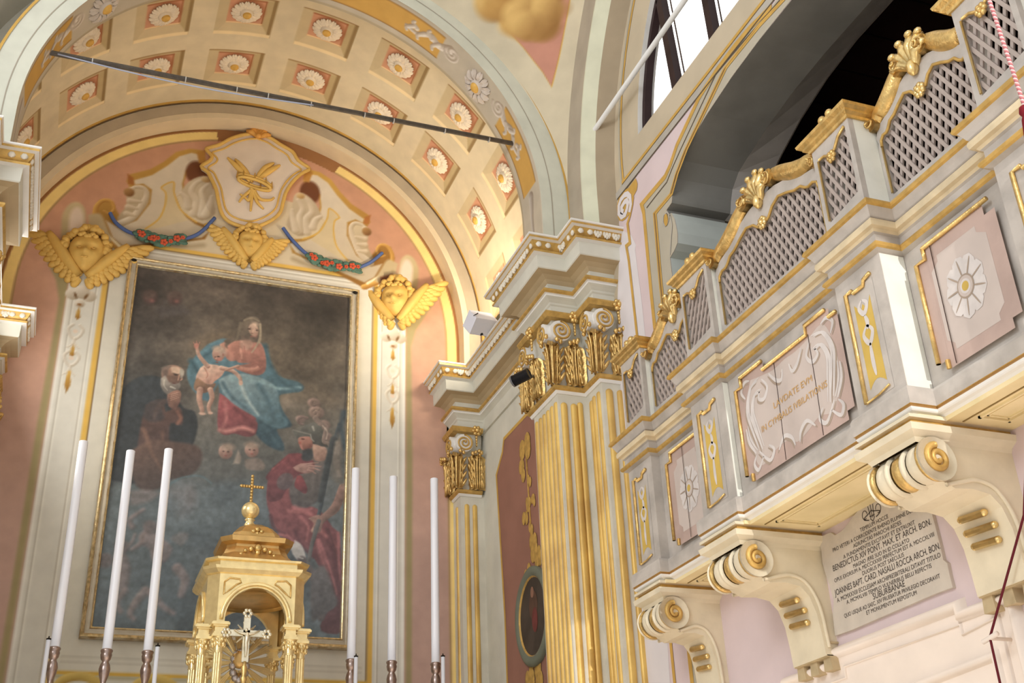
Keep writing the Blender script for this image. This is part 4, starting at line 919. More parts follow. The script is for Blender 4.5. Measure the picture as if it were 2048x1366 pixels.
def post_screen(x,y0,y1,label,ztop=3.455,mir=False):
    yc=(y0+y1)/2; t=thing('lattice_post',label,'lattice post',(x,yc,2.94),'lattice posts on the gallery piers'); W_=y0-y1
    outer_=[(y0,2.94),(y0,ztop),(y1,ztop),(y1,2.94)]
    ti=[(y0-.05,ztop-.075),(y0-.09,ztop-.08),(y0-.12,ztop-.10),(yc,ztop-.115),(y1+.12,ztop-.09),(y1+.085,ztop-.05),(y1+.03,ztop-.03)]
    inner_=[(y0-.04,3.02),(y0-.04,ztop-.075)]+ti[1:]+[(y1+.03,3.05)]
    frame_part(x,outer_,inner_,t,PW,.03)
    m=MB().box(x+.031,x+.16,y1,y1+.018,2.94,ztop,0); m.build('side_board',[PWW],t); m=MB().box(x+.031,x+.16,y0-.018,y0,2.94,ztop,0); m.build('side_board',[PWW],t)
    lattice(x+.010,inner_,t,mir=mir)
    m=MB(); m.tube([(x-.003,y0-.04,3.03),(x-.003,y0-.04,ztop-.08)],.007,0,6); m.build('gilt_upright',[BGOLD],t)
    m=MB(); m.tube([(x-.004,a,b) for a,b in ti],.008,0,6); gblob(m,(x-.004,yc+.0,ztop-.125),.036,6); m.build('gilt_edge',[GOLD],t)
    # moulded cap
    cp=[(x+.16,y0),(x,y0),(x,y1),(x+.16,y1)]
    m=MB(); m.sweep(cp,[(-.02,ztop),(.01,ztop),(.014,ztop+.012),(.03,ztop+.022),(.032,ztop+.034),(.05,ztop+.045),(.054,ztop+.06),(-.03,ztop+.06)],0)
    m.box(x,x+.15,y1,y0,ztop+.055,ztop+.06,0); m.build('cap',[GOLD],t)
    m=MB(); zc=ztop+.062
    m.prism([(y0-.02,zc),(y0-.06,zc+.03),(y0-.10,zc+.02),(yc+.03,zc+.055),(yc-.03,zc+.055),(y1+.09,zc+.02),(y1+.05,zc+.035),(y1+.01,zc)],x+.01,x+.04,lambda u,v,w:(w,u,v),0)
    for c_,r in ((yc+.03,.025),(yc-.03,.025),(y0-.07,.02),(y1+.06,.02)): m.ell((x+.005,c_,zc+.055 if abs(c_-yc)<.05 else zc+.03),(r,r,r),0,8,5)
    m.build('cresting',[GOLD],t)
    return t
post_screen(3.32,6.345,6.055,'farthest and smallest lattice post, beside the big fluted pilaster',3.46)
bay_screen(3.38,6.053,5.28,'narrow far lattice screen with gilt scroll top, next to the fluted pilaster',.97,.02)
post_screen(3.20,5.275,4.955,'middle-left lattice post with gilt cap, in front of the pale jamb corbel',3.455,True)
bay_screen(3.25,4.953,3.87,'wide central lattice screen with gilt leaf crest above the lettered panel')
post_screen(3.20,3.865,3.565,'tall lattice post with broad white side, right of the central screen')
bay_screen(3.345,3.563,2.87,'lattice screen with gilt scroll top between the two right-hand posts',.97,.0)
post_screen(3.25,2.86,2.54,'lattice post cut off by the upper right corner of the photo',3.50)
# ---------------------------------------------------------------- scrolled corbels under the gallery
CORB=mat('corbel_paint',(226,214,188),.65,nscale=5,namt=.14,bump=.15,bscale=30)
def corbel(xf,yc,w,label):
    # side profile in (x,z); xf = x of the front
    t=thing('scroll_corbel',label,'corbel',(3.72,yc,.9),'corbels under the gallery'); D=3.72-xf; sx=D/.42
    X=lambda u:3.72-u*sx
    y0,y1=yc-w/2,yc+w/2
    # bed mouldings
    m=MB(); pl=[(3.72,y1+.0),(X(.45),y1),(X(.45),y0),(3.72,y0)]
    m.sweep(pl,[(-.02,1.90),(.02,1.90),(.02,1.885),(.0,1.882),(.0,1.862),(.028,1.858),(.022,1.83),(-.01,1.81),(-.02,1.79)],[0,0,0,1,1,0,0,0]); m.build('bed_moulding',[CORB,GOLDP],t)
    # arm: S-shaped underside, tail on the wall
    arm=[(0,1.80),(.40,1.80),(.42,1.745),(.40,1.68),(.36,1.63),(.30,1.60),(.22,1.605),(.15,1.59),(.11,1.54),(.085,1.45),(.075,1.34),(.07,1.24),(0,1.24)]
    m=MB(); m.prism([(X(a),b) for a,b in arm],y0+.02,y1-.02,lambda u,v,w_:(u,w_,v),0); m.build('arm',[CORB],t)
    # front roll with ribs
    m=MB(); c=(X(.37),1.715); R=.095
    for i,(a,b,r,mi) in enumerate(((0,.10,1.0,1),(.10,.30,.93,0),(.30,.40,1.0,0),(.40,.60,.9,1),(.60,.70,1.0,0),(.70,.90,.93,0),(.90,1.0,1.0,1))):
        ya,yb=y0+w*a,y0+w*b; mid=(ya+yb)/2; hwd=(yb-ya)/2
        m.lathe([(R*r*.86,ya-mid),(R*r*.97,(ya-mid)*.6),(R*r,0),(R*r*.97,(yb-mid)*.6),(R*r*.86,yb-mid)],(c[0],mid,c[1]),24,mi,'Y')
    m.build('ribbed_roll',[CORB,GOLD],t)
    for sg,yy_ in ((-1,y0-.004),(1,y1+.004)):
        m=MB(); m.lathe([(R*1.02,0),(R*1.02,sg*-.012)],(c[0],yy_,c[1]),24,0,'Y'); d=m.build('scroll_disc',[CORB],t)
        m=MB(); n=34; m.tube([(c[0]+(R*.62*(1-i/n*.85))*math.cos(PI/2+i*.33),yy_+sg*.002,c[1]+(R*.62*(1-i/n*.85))*math.sin(PI/2+i*.33)) for i in range(n)],[.016*(1-.3*i/n) for i in range(n)],0,7,flat=(0,1,0)); g_=m.build('gilt_spiral',[GOLDP],d)
    # raised contour on the near side, gilt bars on the curved front, tail
    m=MB(); pts=[(X(a),b) for a,b in ((.34,1.61),(.27,1.63),(.20,1.645),(.13,1.62),(.085,1.55),(.062,1.46),(.055,1.36),(.05,1.28))]
    for yy_ in (y0+.015,y1-.015): m=MB(); m.tube([(a,yy_,b) for a,b in crv(pts,4)],.010,0,6); m.build('side_contour',[CORB],t)
    for k,(u,z) in enumerate(((.128,1.545),(.104,1.49),(.092,1.43))):
        hl=(.068,.080,.068)[k]*w/.33; m=MB(); m.tube([(X(u)-.004,yc-hl,z-.006),(X(u)-.004,yc+hl,z+.006)],.017,0,8); m.ell((X(u)-.004,yc-hl,z-.006),(.017,.017,.017),0,8,5); m.ell((X(u)-.004,yc+hl,z+.006),(.017,.017,.017),0,8,5); m.build('gilt_bar',[BGOLD],t)
    m=MB(); m.box(3.66,3.72,y0-.01+.02,y1-.01,1.30,1.31,0); m.box(3.645,3.72,y0+.02,y1-.02,1.235,1.245,0)
    for k in range(3): yy_=y0+.05+k*(w-.1)/2; m.prism([(yy_-.03,1.235),(yy_+.03,1.235),(yy_+.036,1.17),(yy_-.036,1.17)],3.66,3.715,lambda u,v,w_:(w_,u,v),0)
    m.build('guttae',[mat('corbel_tail',(196,176,140),.7,nscale=9,namt=.2)],t); return t
corbel(3.345,6.23,.30,'farthest scroll corbel, left of the plain pink wall under the gallery')
corbel(3.235,5.16,.34,'middle scroll corbel, just left of the inscribed marble plaque')
corbel(3.23,3.735,.34,'nearest and largest scroll corbel, sunlit, right of the inscribed plaque')
# ---------------------------------------------------------------- marble plaque with its inscription
pl=[(5.003,1.841),(4.968,1.857),(4.889,1.853),(4.857,1.827),(4.797,1.829),(4.734,1.850),(4.690,1.871),(4.608,1.896),(4.550,1.905),(4.498,1.899),(4.438,1.889),(4.380,1.852),(4.317,1.836),(4.247,1.844),(4.171,1.851),(4.103,1.815),(4.103,1.777),(4.101,1.734),(4.120,1.703),(4.115,1.627),(4.111,1.542),(4.110,1.475),(4.090,1.454),(4.091,1.393),(4.088,1.342),(4.151,1.344),(4.219,1.345),(4.847,1.334),(4.996,1.338),(4.984,1.448),(4.957,1.510),(4.972,1.594),(4.989,1.658),(5.001,1.720),(4.992,1.789)]
t=thing('marble_plaque','grey marble wall plaque with black Latin inscription between the two nearer corbels','plaque',(3.71,4.55,1.1))
m=MB(); m.prism([(a,b) for a,b in pl],3.70,3.719,lambda u,v,w:(w,u,v),0); m.build('slab',[STONE],t)
INK=mat('engraved_letters',(70,62,58),.7)
m=MB()
LN=[('TEMPLUM HOCCE',1),('PRO VETERI A CORRODENTE RHENO FLUMINE DEIECTO',1),('ADIUNCTAS PAROCHI AEDES',1),('A FUNDAMENTIS EXCITAVIT ET EXTRUXIT',1),('BENEDICTUS XIV PONT. MAX. ET ARCH. BON.',1.5),('MAGNO \u00c6RE SUO IN ID COLLATO',1),('OPUS EXORSUM A. MDCCXXXIII PERFECTUM EST A. MDCCXLVIII',1),('DUORUS POST SAECULIS',1),('JOANNES BAPT. CARD. NASALLI ROCCA ARCH. BON.',1.55),('A. MCMXXXIII ECCLESIAM ARCHIPRESBITERALI DITAVIT TITULO',1.1),('A. MCMXLVIII TEMPLO VULNERIBUS BELLI REFECTIS',1),('SUBURBANAE',1.5),('QUO USQUE AD SAEC. XIV FRUEBATUR PRIVILEGIO DECORAVIT',1),('ET MONUMENTUM REPOSITUM',1)]
PQ=[((4.648,1.777),(4.420,1.777)),((4.894,1.743),(4.172,1.751)),((4.723,1.717),(4.337,1.719)),((4.817,1.685),(4.244,1.692)),((4.918,1.648),(4.136,1.656)),((4.751,1.621),(4.306,1.622)),((4.923,1.592),(4.133,1.597)),((4.691,1.565),(4.362,1.569)),((4.938,1.527),(4.110,1.530)),((4.929,1.490),(4.121,1.495)),((4.855,1.461),(4.193,1.467)),((4.643,1.431),(4.396,1.433)),((4.892,1.401),(4.152,1.407)),((4.714,1.373),(4.327,1.376))]
for (txt,k),(p0,p1) in zip(LN,PQ):
    zm=(p0[1]+p1[1])/2; place_text(m,txt,(p0[0],zm),(p1[0],zm),.0205*k*.98,3.6985)
s0=[(4.536,1.847)][0]
for sg in (1,-1):
    ribbon(m,[(s0[0]+sg*(.008+.045*math.sin(k*.33)*(1-k/30)+.02),s0[1]-.035+.07*k/18*(1-k/60)) for k in range(16)],.005,0,3.698)
    ribbon(m,[(s0[0]+sg*(.055-.02*math.cos(k*.4)),s0[1]+.0+.022*math.sin(k*.4)) for k in range(14)],.004,0,3.698)
    ribbon(m,[(s0[0]+sg*.012,s0[1]-.03),(s0[0]+sg*.02,s0[1]+.035)],.004,0,3.698)
ribbon(m,[(s0[0],s0[1]-.03),(s0[0],s0[1]+.045)],.004,0,3.698); ribbon(m,[(s0[0]-.02,s0[1]-.02),(s0[0]+.02,s0[1]-.02)],.004,0,3.698); ribbon(m,[(s0[0]-.018,s0[1]-.03),(s0[0],s0[1]-.048),(s0[0]+.018,s0[1]-.03)],.004,0,3.698)
m.build('inscription',[INK],t)
# ---------------------------------------------------------------- moulded surround low on the wall, cord, cleat
SUR=mat('warm_white_stucco',(240,226,214),.8,nscale=4,namt=.06,bump=.05)
t=thing('stucco_door_surround','raised white stucco moulding frame low on the pink wall below the plaque','moulding',(3.70,4.6,-EYE))
m=MB(); path=[(5.5,1.235),(5.075,1.235),(5.075,1.29),(4.045,1.29),(4.045,1.245),(3.73,1.245),(3.73,-1.2)]
def mould(mb,pts,w,h,mi=0,x=NX):
    P=[Vector(p) for p in pts]; n=len(P); prof=[(0,0),(.15,.5),(.35,.9),(.55,1.0),(.8,.75),(.9,.35),(1,.3),(1,0)]
    nor=[Vector((-(P[i+1]-P[i]).normalized().y,(P[i+1]-P[i]).normalized().x)) for i in range(n-1)]; vs=[]
    for i in range(n):
        a=nor[max(i-1,0)];b=nor[min(i,n-2)]; mt=(a+b)/max(.3,1+a.dot(b))
        for u,v in prof: q=P[i]+mt*(u*w); vs.append((x-h*v,q.x,q.y))
    K=len(prof); mb.add(vs,[(i*K+j,i*K+j+1,(i+1)*K+j+1,(i+1)*K+j) for i in range(n-1) for j in range(K-1)],mi,True)
mould(m,path,.06,.05); m.build('outer_moulding',[SUR],t)
m=MB(); m.prism([(5.5,1.22),(5.06,1.22),(5.06,1.27),(4.05,1.27),(4.05,1.23),(3.74,1.23),(3.74,-1.2),(5.5,-1.2)],NX-.012,NX,lambda u,v,w:(w,u,v),0); m.build('field',[SUR],t)
m=MB(); mould(m,[(5.5,1.13),(4.97,1.13),(4.97,1.185),(4.085,1.185),(4.085,1.14),(3.85,1.165),(3.83,-1.2)],.014,.026); mould(m,[(5.5,.96),(3.90,1.035),(3.88,-1.2)],.05,.04); m.build('inner_moulding',[SUR],t)
t=thing('curtain_cord','thin dark red cord hanging to a small cleat at lower right','cord',(3.62,3.8,.4))
m=MB(); m.tube([(3.60,3.30,1.95),(3.60,3.488,1.472),(3.60,3.826,1.054),(3.60,3.827,.87),(3.60,3.83,.2)],.006,0,6); m.build('cord',[mat('dark_red_cord',(96,24,34),.8)],t)
m=MB(); m.tube([(3.60,3.87,1.045),(3.60,3.78,1.06)],.011,0,8); m.tube([(3.60,3.825,1.05),(3.715,3.825,1.05)],.008,0,8); m.build('cleat',[SUR],t)
t=thing('twisted_rope','pink and white twisted rope with dark red tassel, upper right corner','rope',(2.94,2.4,2.9))
for k,mt_ in ((0,mat('rope_pink',(204,132,134),.8)),(1,mat('rope_pale',(232,206,204),.8)),(2,mat('rope_rose',(180,108,112),.8))):
    m=MB(); N=300; m.tube([(2.928+.024*i/N*1.0+.004*math.cos(i*.85+k*2.09),2.4+.004*math.sin(i*.85+k*2.09),3.35-.78*i/N) for i in range(N)],.0040,0,5); m.build('strand',[mt_],t)
m=MB(); m.lathe([(.006,0),(.02,-.01),(.024,-.03),(.016,-.045),(.022,-.06),(.03,-.13),(.001,-.13)],(2.952,2.4,2.575),14,0); m.build('tassel',[mat('tassel_red',(120,16,30),.8)],t)

# ---------------------------------------------------------------- altarpiece: canvas painted with colour patches, gilt frame
ap=thing('altarpiece','large dark oil painting of a seated woman with child and saints in gilt frame','painting',(1.24,9.95,2.33))
cv=Paint(.19,2.30,2.37,5.83,.0075,(70,58,50))
Z=np.clip((cv.Y-2.4)/3.4,0,1)[...,None]
cv.c[:]=np.array((72,92,100))*(1-Z)+np.array((74,60,50))*Z; m_=np.exp(-((cv.Y-4.9)/.8)**2-((cv.X-1.5)/1.0)**2)[...,None]; cv.c=cv.c*(1-m_*.75)+np.array((128,106,78))*m_*.75
cv.noise(1.6,.45,40,4); cv.noise(5,.28,44,3)
sk=(226,170,138);skd=(150,92,70);sk2=(236,190,160);bl=(84,132,148);bld=(38,70,84);rd=(176,70,72);rdd=(90,34,40);brw=(120,70,48);brd=(52,38,34)
# clouds
for p,c,d in (
 ([(0.782,4.283),(0.985,4.323),(1.111,4.239),(1.295,4.177),(1.523,4.169),(1.680,4.104),(1.736,3.912),(1.621,3.794),(1.032,3.737),(0.816,3.899),(0.711,4.096)],(126,118,100),(80,80,74)),
 ([(1.536,4.766),(1.885,4.777),(2.129,4.720),(2.212,4.643),(2.053,4.570),(1.812,4.610),(1.607,4.619)],(132,112,84),(100,82,64)),
 ([(0.193,3.589),(0.401,3.660),(0.877,3.653),(1.360,3.752),(1.572,3.559),(1.557,3.244),(1.002,3.118),(0.959,2.706),(0.828,2.461),(0.267,2.448),(0.234,2.980)],(104,122,124),(66,86,96)),
 ([(0.687,3.636),(0.908,3.656),(0.940,3.469),(0.837,3.374),(0.765,3.470)],(150,124,116),(100,84,84)),
 ([(0.775,5.045),(0.917,5.172),(1.098,5.235),(1.232,5.112),(1.211,4.967),(0.936,4.928)],(138,112,78),(104,84,62))): cv.poly(p,c,soft=.09,shade=d,al=.6,sm=3)
for k in range(40):
    cv.ell(.3+1.9*rng.rand(),2.4+1.25*rng.rand(),.06+.13*rng.rand(),.03+.08*rng.rand(),(112,130,136) if k%3 else (58,72,82),rot=rng.rand()*3,soft=.08,al=.35)
# upper left cherub heads
for x,y,r in ((360,285,.07),(505,290,.068)):
    c=[(0.371,5.471),(0.589,5.498)]; c=c[0] if x==360 else c[1]
    cv.ell(c[0],c[1],r*.9,r*1.05,(124,78,64),soft=.04,shade=(70,50,46)); cv.ell(c[0]-.02,c[1]+.04,r*.9,r*.6,(92,70,58),soft=.05,al=.8); cv.ell(c[0]+.015,c[1]-.025,.02,.016,(160,84,72),soft=.03,al=.8)
cv.poly([(0.427,5.364),(0.509,5.458),(0.500,5.393),(0.679,5.440),(0.747,5.361),(0.480,5.283)],(84,74,70),soft=.05,al=.7)
# mantle behind the mother
cv.poly([(0.925,5.067),(1.058,5.149),(1.168,5.129),(1.403,5.155),(1.489,5.042),(1.546,4.872),(1.644,4.815),(1.772,4.797),(1.838,4.753),(1.816,4.698),(1.714,4.667),(1.607,4.619),(1.661,4.471),(1.746,4.345),(1.670,4.303),(1.609,4.279),(1.678,4.153),(1.674,4.078),(1.542,4.113),(1.430,4.209),(1.375,4.352),(1.279,4.425),(1.091,4.503),(1.048,4.667),(0.972,4.488),(0.829,4.588),(0.764,4.732),(0.789,4.873)],bl,soft=.02,shade=bld,sm=3)
# red skirt
cv.poly([(1.070,4.585),(1.275,4.475),(1.419,4.374),(1.421,4.224),(1.340,4.182),(1.233,4.203),(1.145,4.177),(1.081,4.235),(1.067,4.416)],rd,soft=.015,shade=(120,48,50),sm=3)
cv.line([(1.121,4.507),(1.148,4.342),(1.112,4.222)],.035,(206,104,98),.02,soft=.03,al=.8,sm=4); cv.line([(1.216,4.451),(1.345,4.349),(1.397,4.238)],.03,(112,40,44),.02,soft=.03,al=.8,sm=4); cv.line([(1.097,4.221),(1.172,4.221),(1.289,4.267),(1.397,4.246)],.035,(210,116,104),soft=.03,sm=4)
# light blue lap drapery
cv.poly([(1.052,4.719),(1.146,4.784),(1.330,4.808),(1.537,4.749),(1.606,4.636),(1.630,4.467),(1.714,4.358),(1.624,4.297),(1.499,4.333),(1.372,4.402),(1.214,4.484),(1.100,4.589)],(128,160,166),soft=.02,shade=(64,104,118),sm=3)
for a,c,w in (((790,790,840,870,940,950),(60,96,110),.03),((900,780,940,900,1000,980),(160,184,184),.03),((1000,790,1060,900,1080,1000),(60,96,110),.04),((850,760,1000,770,1100,820),(152,182,182),.035),((1100,870,1110,960,1160,1030),(58,92,104),.03)):
    pass
cv.line([(1.092,4.690),(1.177,4.565),(1.338,4.449)],.03,(64,100,114),.02,soft=.03,sm=4); cv.line([(1.243,4.727),(1.315,4.565),(1.432,4.410)],.035,(166,188,186),.015,soft=.03,sm=4)
cv.line([(1.414,4.715),(1.516,4.556),(1.573,4.376)],.05,(62,98,112),.03,soft=.04,sm=4); cv.line([(1.180,4.745),(1.379,4.771),(1.571,4.701),(1.728,4.721),(1.806,4.740)],.03,(120,160,166),.02,soft=.03,sm=4)
cv.line([(1.452,5.126),(1.493,4.971),(1.613,4.794),(1.776,4.710)],.05,(54,92,106),.03,soft=.04,sm=4); cv.line([(1.436,4.360),(1.534,4.254),(1.649,4.117)],.04,(50,84,98),.02,soft=.03,sm=4); cv.line([(0.789,4.873),(0.858,4.779),(0.928,4.652)],.05,(52,92,106),.03,soft=.04,sm=4)
cv.line([(1.018,5.063),(0.934,4.963),(0.846,4.916)],.05,(60,104,122),.03,soft=.04,sm=4)
# bodice, sleeve, veil, head
cv.poly([(1.032,5.083),(1.165,5.173),(1.322,5.179),(1.419,5.139),(1.467,5.003),(1.467,4.862),(1.392,4.808),(1.251,4.832),(1.201,4.878),(1.338,4.932),(1.243,4.954),(1.137,4.922),(1.069,5.000)],(216,140,112),soft=.015,shade=(150,86,72),sm=3)
cv.poly([(1.170,5.103),(1.357,5.130),(1.354,5.040),(1.288,4.978),(1.208,5.002)],(232,176,146),soft=.03,shade=(206,140,112),sm=3)
cv.line([(1.408,5.066),(1.432,4.927),(1.358,4.856),(1.218,4.863)],.06,(220,146,116),.045,soft=.02,shade=(150,82,66),sm=4)
cv.poly([(1.218,5.325),(1.260,5.401),(1.338,5.421),(1.393,5.371),(1.407,5.209),(1.374,5.097),(1.332,5.020),(1.349,5.129),(1.358,5.238),(1.334,5.362),(1.263,5.351),(1.248,5.222),(1.201,5.107),(1.128,5.043),(1.078,5.089),(1.165,5.173)],(140,118,96),soft=.02,shade=(92,72,58),sm=3)
cv.line([(1.384,5.333),(1.404,5.191),(1.361,5.059)],.02,(178,154,118),.012,soft=.015,sm=4)
h=[(1.319,5.272),(1.284,5.281),(1.339,5.290),(1.315,5.232),(1.314,5.210),(1.300,5.157)]
cv.ell(h[0][0],h[0][1],.052,.072,(222,170,140),rot=.15,soft=.015,shade=(150,98,78)); cv.poly([(1.264,5.224),(1.359,5.220),(1.341,5.128),(1.233,5.094)],(206,150,122),soft=.02)
cv.ell(h[1][0],h[1][1],.014,.006,(80,46,38),soft=.01); cv.ell(h[2][0],h[2][1],.012,.006,(80,46,38),soft=.01); cv.line([h[0],h[3]],.008,(176,112,90),soft=.01,al=.8); cv.ell(h[4][0],h[4][1],.013,.006,(176,70,64),soft=.01)
cv.line([(1.259,5.292),(1.282,5.306),(1.306,5.299)],.006,(100,66,50)); cv.line([(1.327,5.306),(1.345,5.316),(1.362,5.304)],.006,(100,66,50))
# child
cv.poly([(0.877,4.816),(0.927,4.858),(1.033,4.864),(1.097,4.829),(1.072,4.756),(1.016,4.697),(0.988,4.660),(0.868,4.661),(0.847,4.726)],sk2,soft=.012,shade=(190,126,100),sm=3)
cv.line([(0.943,4.843),(0.860,4.935),(0.831,5.010)],.045,sk2,.028,soft=.01,shade=skd,sm=4); cv.ell(*[(0.824,5.035)][0],.022,.03,(214,130,108),soft=.012)
for q in ([(0.819,5.025),(0.795,5.069)],[(0.829,5.035),(0.821,5.087)],[(0.839,5.034),(0.851,5.077)]): cv.line(q,.009,(210,124,100),.005)
cv.line([(1.065,4.842),(1.174,4.822),(1.240,4.762),(1.251,4.711)],.045,sk2,.03,soft=.01,shade=skd,sm=4); cv.ell(*[(1.253,4.711)][0],.018,.024,sk,soft=.01)
c=[(1.029,4.985),(1.011,4.953),(1.045,4.951),(1.025,4.915),(1.023,4.892),(1.033,5.030)]
cv.ell(c[0][0],c[0][1],.056,.064,(230,176,146),soft=.012,shade=(170,108,84)); cv.ell(c[5][0],c[5][1],.056,.04,(196,150,116),soft=.03,al=.7)
for k in (1,2): cv.ell(c[k][0],c[k][1],.009,.006,(84,46,36),soft=.008)
cv.ell(c[3][0],c[3][1],.006,.01,(184,104,84),soft=.008); cv.ell(c[4][0],c[4][1],.01,.005,(176,66,60),soft=.008)
cv.poly([(0.838,4.657),(0.863,4.711),(0.958,4.656),(1.024,4.681),(1.013,4.629),(0.935,4.568),(0.844,4.590)],(176,124,84),soft=.012,shade=(112,72,52),sm=3)
cv.line([(0.895,4.597),(0.896,4.496),(0.927,4.399),(0.925,4.366)],.058,sk,.03,soft=.01,shade=skd,sm=4); cv.line([(0.985,4.608),(1.006,4.526),(0.983,4.439),(0.999,4.375)],.052,sk,.028,soft=.01,shade=skd,sm=4)
cv.ell(*[(0.934,4.363)][0],.03,.013,sk,soft=.01); cv.ell(*[(1.004,4.379)][0],.022,.014,sk,soft=.01)
cv.line([(0.915,4.821),(0.950,4.757),(0.938,4.721)],.01,(190,110,84),.005,sm=3); cv.line([(1.217,4.880),(1.142,4.844),(1.105,4.821)],.03,sk,.015,soft=.01,shade=skd)
# old man, praying
cv.poly([(0.223,4.510),(0.311,4.621),(0.422,4.678),(0.540,4.668),(0.595,4.558),(0.672,4.518),(0.771,4.397),(0.862,4.375),(0.904,4.231),(0.863,4.016),(0.718,3.707),(0.234,3.660),(0.224,3.994),(0.230,4.315)],(52,58,60),soft=.02,shade=(34,38,40),sm=3)
cv.poly([(0.437,4.389),(0.531,4.458),(0.591,4.441),(0.615,4.345),(0.712,4.406),(0.761,4.346),(0.764,4.231),(0.669,4.237),(0.668,4.091),(0.702,3.887),(0.634,3.699),(0.467,3.682),(0.413,3.936),(0.416,4.175)],(110,66,50),soft=.02,shade=(58,38,36),sm=3)
cv.line([(0.591,4.441),(0.540,4.369),(0.521,4.268)],.05,(146,84,60),.03,soft=.02,sm=3); cv.line([(0.716,4.357),(0.751,4.295),(0.727,4.243)],.03,(140,80,58),soft=.02,sm=3)
for q in ([(0.463,4.132),(0.539,3.949),(0.532,3.729)],[(0.605,4.148),(0.640,3.928),(0.688,3.729)]): cv.line(q,.03,(128,78,56),.02,soft=.03,al=.7,sm=4)
cv.poly([(0.356,3.935),(0.518,4.059),(0.727,4.064),(0.908,4.048),(0.967,3.964),(0.942,3.836),(0.837,3.737),(0.680,3.704),(0.625,3.612),(0.470,3.598),(0.394,3.729)],(112,72,54),soft=.03,shade=(62,44,38),sm=3); cv.line([(0.443,4.159),(0.528,3.953),(0.640,3.788)],.04,(134,84,60),.02,soft=.03,al=.8,sm=4)
cv.ell(*[(0.637,4.741)][0],.085,.07,(200,142,112),rot=.2,soft=.015,shade=(130,84,66)); cv.poly([(0.545,4.771),(0.602,4.796),(0.608,4.728),(0.584,4.674),(0.546,4.686)],(150,130,112),soft=.02,sm=3)
cv.poly([(0.547,4.669),(0.628,4.672),(0.696,4.655),(0.716,4.607),(0.669,4.551),(0.614,4.510),(0.564,4.571)],(196,184,168),soft=.02,shade=(120,108,98),sm=3); cv.line([(0.697,4.732),(0.724,4.684),(0.703,4.665)],.02,(212,146,116),.012,sm=3)
cv.ell(*[(0.666,4.716)][0],.018,.009,(60,36,30),soft=.012); cv.line([(0.630,4.735),(0.682,4.735)],.01,(110,76,60))
cv.poly([(0.614,4.510),(0.669,4.551),(0.720,4.557),(0.733,4.492),(0.712,4.406),(0.654,4.391),(0.613,4.444)],(200,132,102),soft=.012,shade=(110,64,52),sm=3)
for k in range(4): q=[(0.630,4.499),(0.714,4.548)]; cv.line([(q[0][0]+.004*k,q[0][1]-.018*k),(q[1][0],q[1][1]-.018*k)],.006,(110,62,48))
# two cherubs under the cloud
for q,(a,b) in (([(1.165,4.016),(1.228,3.966),(1.183,4.066)],(0,0)),([(1.394,4.056),(1.402,4.041),(1.391,4.105)],(0,0))):
    cv.ell(q[0][0],q[0][1],.062,.068,(214,156,128),rot=.3,soft=.015,shade=(140,88,72)); cv.ell(q[2][0],q[2][1],.06,.035,(172,140,112),soft=.03,al=.85)
    for dx in (-.018,.022): cv.ell(q[0][0]+dx,q[0][1]+.004,.009,.006,(70,40,34),soft=.008)
    cv.ell(q[0][0]+.004,q[0][1]-.034,.012,.006,(176,70,62),soft=.008); cv.ell(q[0][0]+.003,q[0][1]-.016,.006,.009,(190,116,94),soft=.008)
cv.poly([(1.239,3.910),(1.274,4.044),(1.309,3.982),(1.298,3.916)],(150,130,110),soft=.02); cv.poly([(1.340,3.961),(1.458,3.990),(1.523,3.923),(1.496,3.872),(1.361,3.874)],(128,108,92),soft=.02,sm=3)
# soldier saint with plumed helmet and red cloak
cv.poly([(1.729,4.059),(1.852,4.072),(1.903,3.978),(1.828,3.921),(1.787,3.810),(1.546,3.787),(1.585,3.897)],(150,52,56),soft=.015,shade=(88,32,38),sm=3)
cv.poly([(1.586,3.901),(1.718,4.006),(1.854,4.057),(1.859,3.947),(1.792,3.903),(1.900,3.804),(1.887,3.694),(1.835,3.708),(1.809,3.544),(1.944,3.574),(2.049,3.530),(2.157,3.396),(2.229,3.296),(2.270,2.784),(2.287,2.470),(2.089,2.460),(2.116,2.609),(2.213,2.697),(2.141,2.860),(1.997,3.105),(1.892,3.201),(1.722,3.257),(1.613,3.422),(1.551,3.628)],rd,soft=.015,shade=rdd,sm=3)
cv.poly([(1.789,3.958),(2.030,4.020),(2.086,3.933),(2.075,3.766),(1.977,3.595),(1.809,3.544),(1.748,3.736)],(112,96,90),soft=.02,shade=(74,66,66),sm=3)
cv.line([(1.647,3.726),(1.691,3.857),(1.807,3.951),(1.997,3.970)],.075,(178,112,94),.05,soft=.015,shade=(96,58,56),sm=4); cv.ell(*[(1.945,3.952)][0],.05,.03,(214,154,128),soft=.012)
for q in ([(1.927,3.972),(2.022,4.000)],[(1.928,3.950),(2.032,3.964)],[(1.929,3.924),(2.016,3.926)]): cv.line(q,.014,(214,152,124),.008,shade=(140,84,68))
cv.poly([(1.919,4.158),(2.024,4.188),(2.098,4.102),(2.065,4.023),(1.960,4.013),(1.905,4.081)],(222,166,138),soft=.012,shade=(150,96,78),sm=3)
cv.poly([(1.812,4.202),(1.916,4.233),(1.938,4.141),(1.887,4.098),(1.833,4.129)],(200,110,90),soft=.012,sm=3)
cv.poly([(1.752,4.290),(1.841,4.347),(1.982,4.354),(2.039,4.265),(2.007,4.167),(1.918,4.195),(1.898,4.249),(1.776,4.236)],(120,114,100),soft=.012,shade=(62,58,52),sm=3)
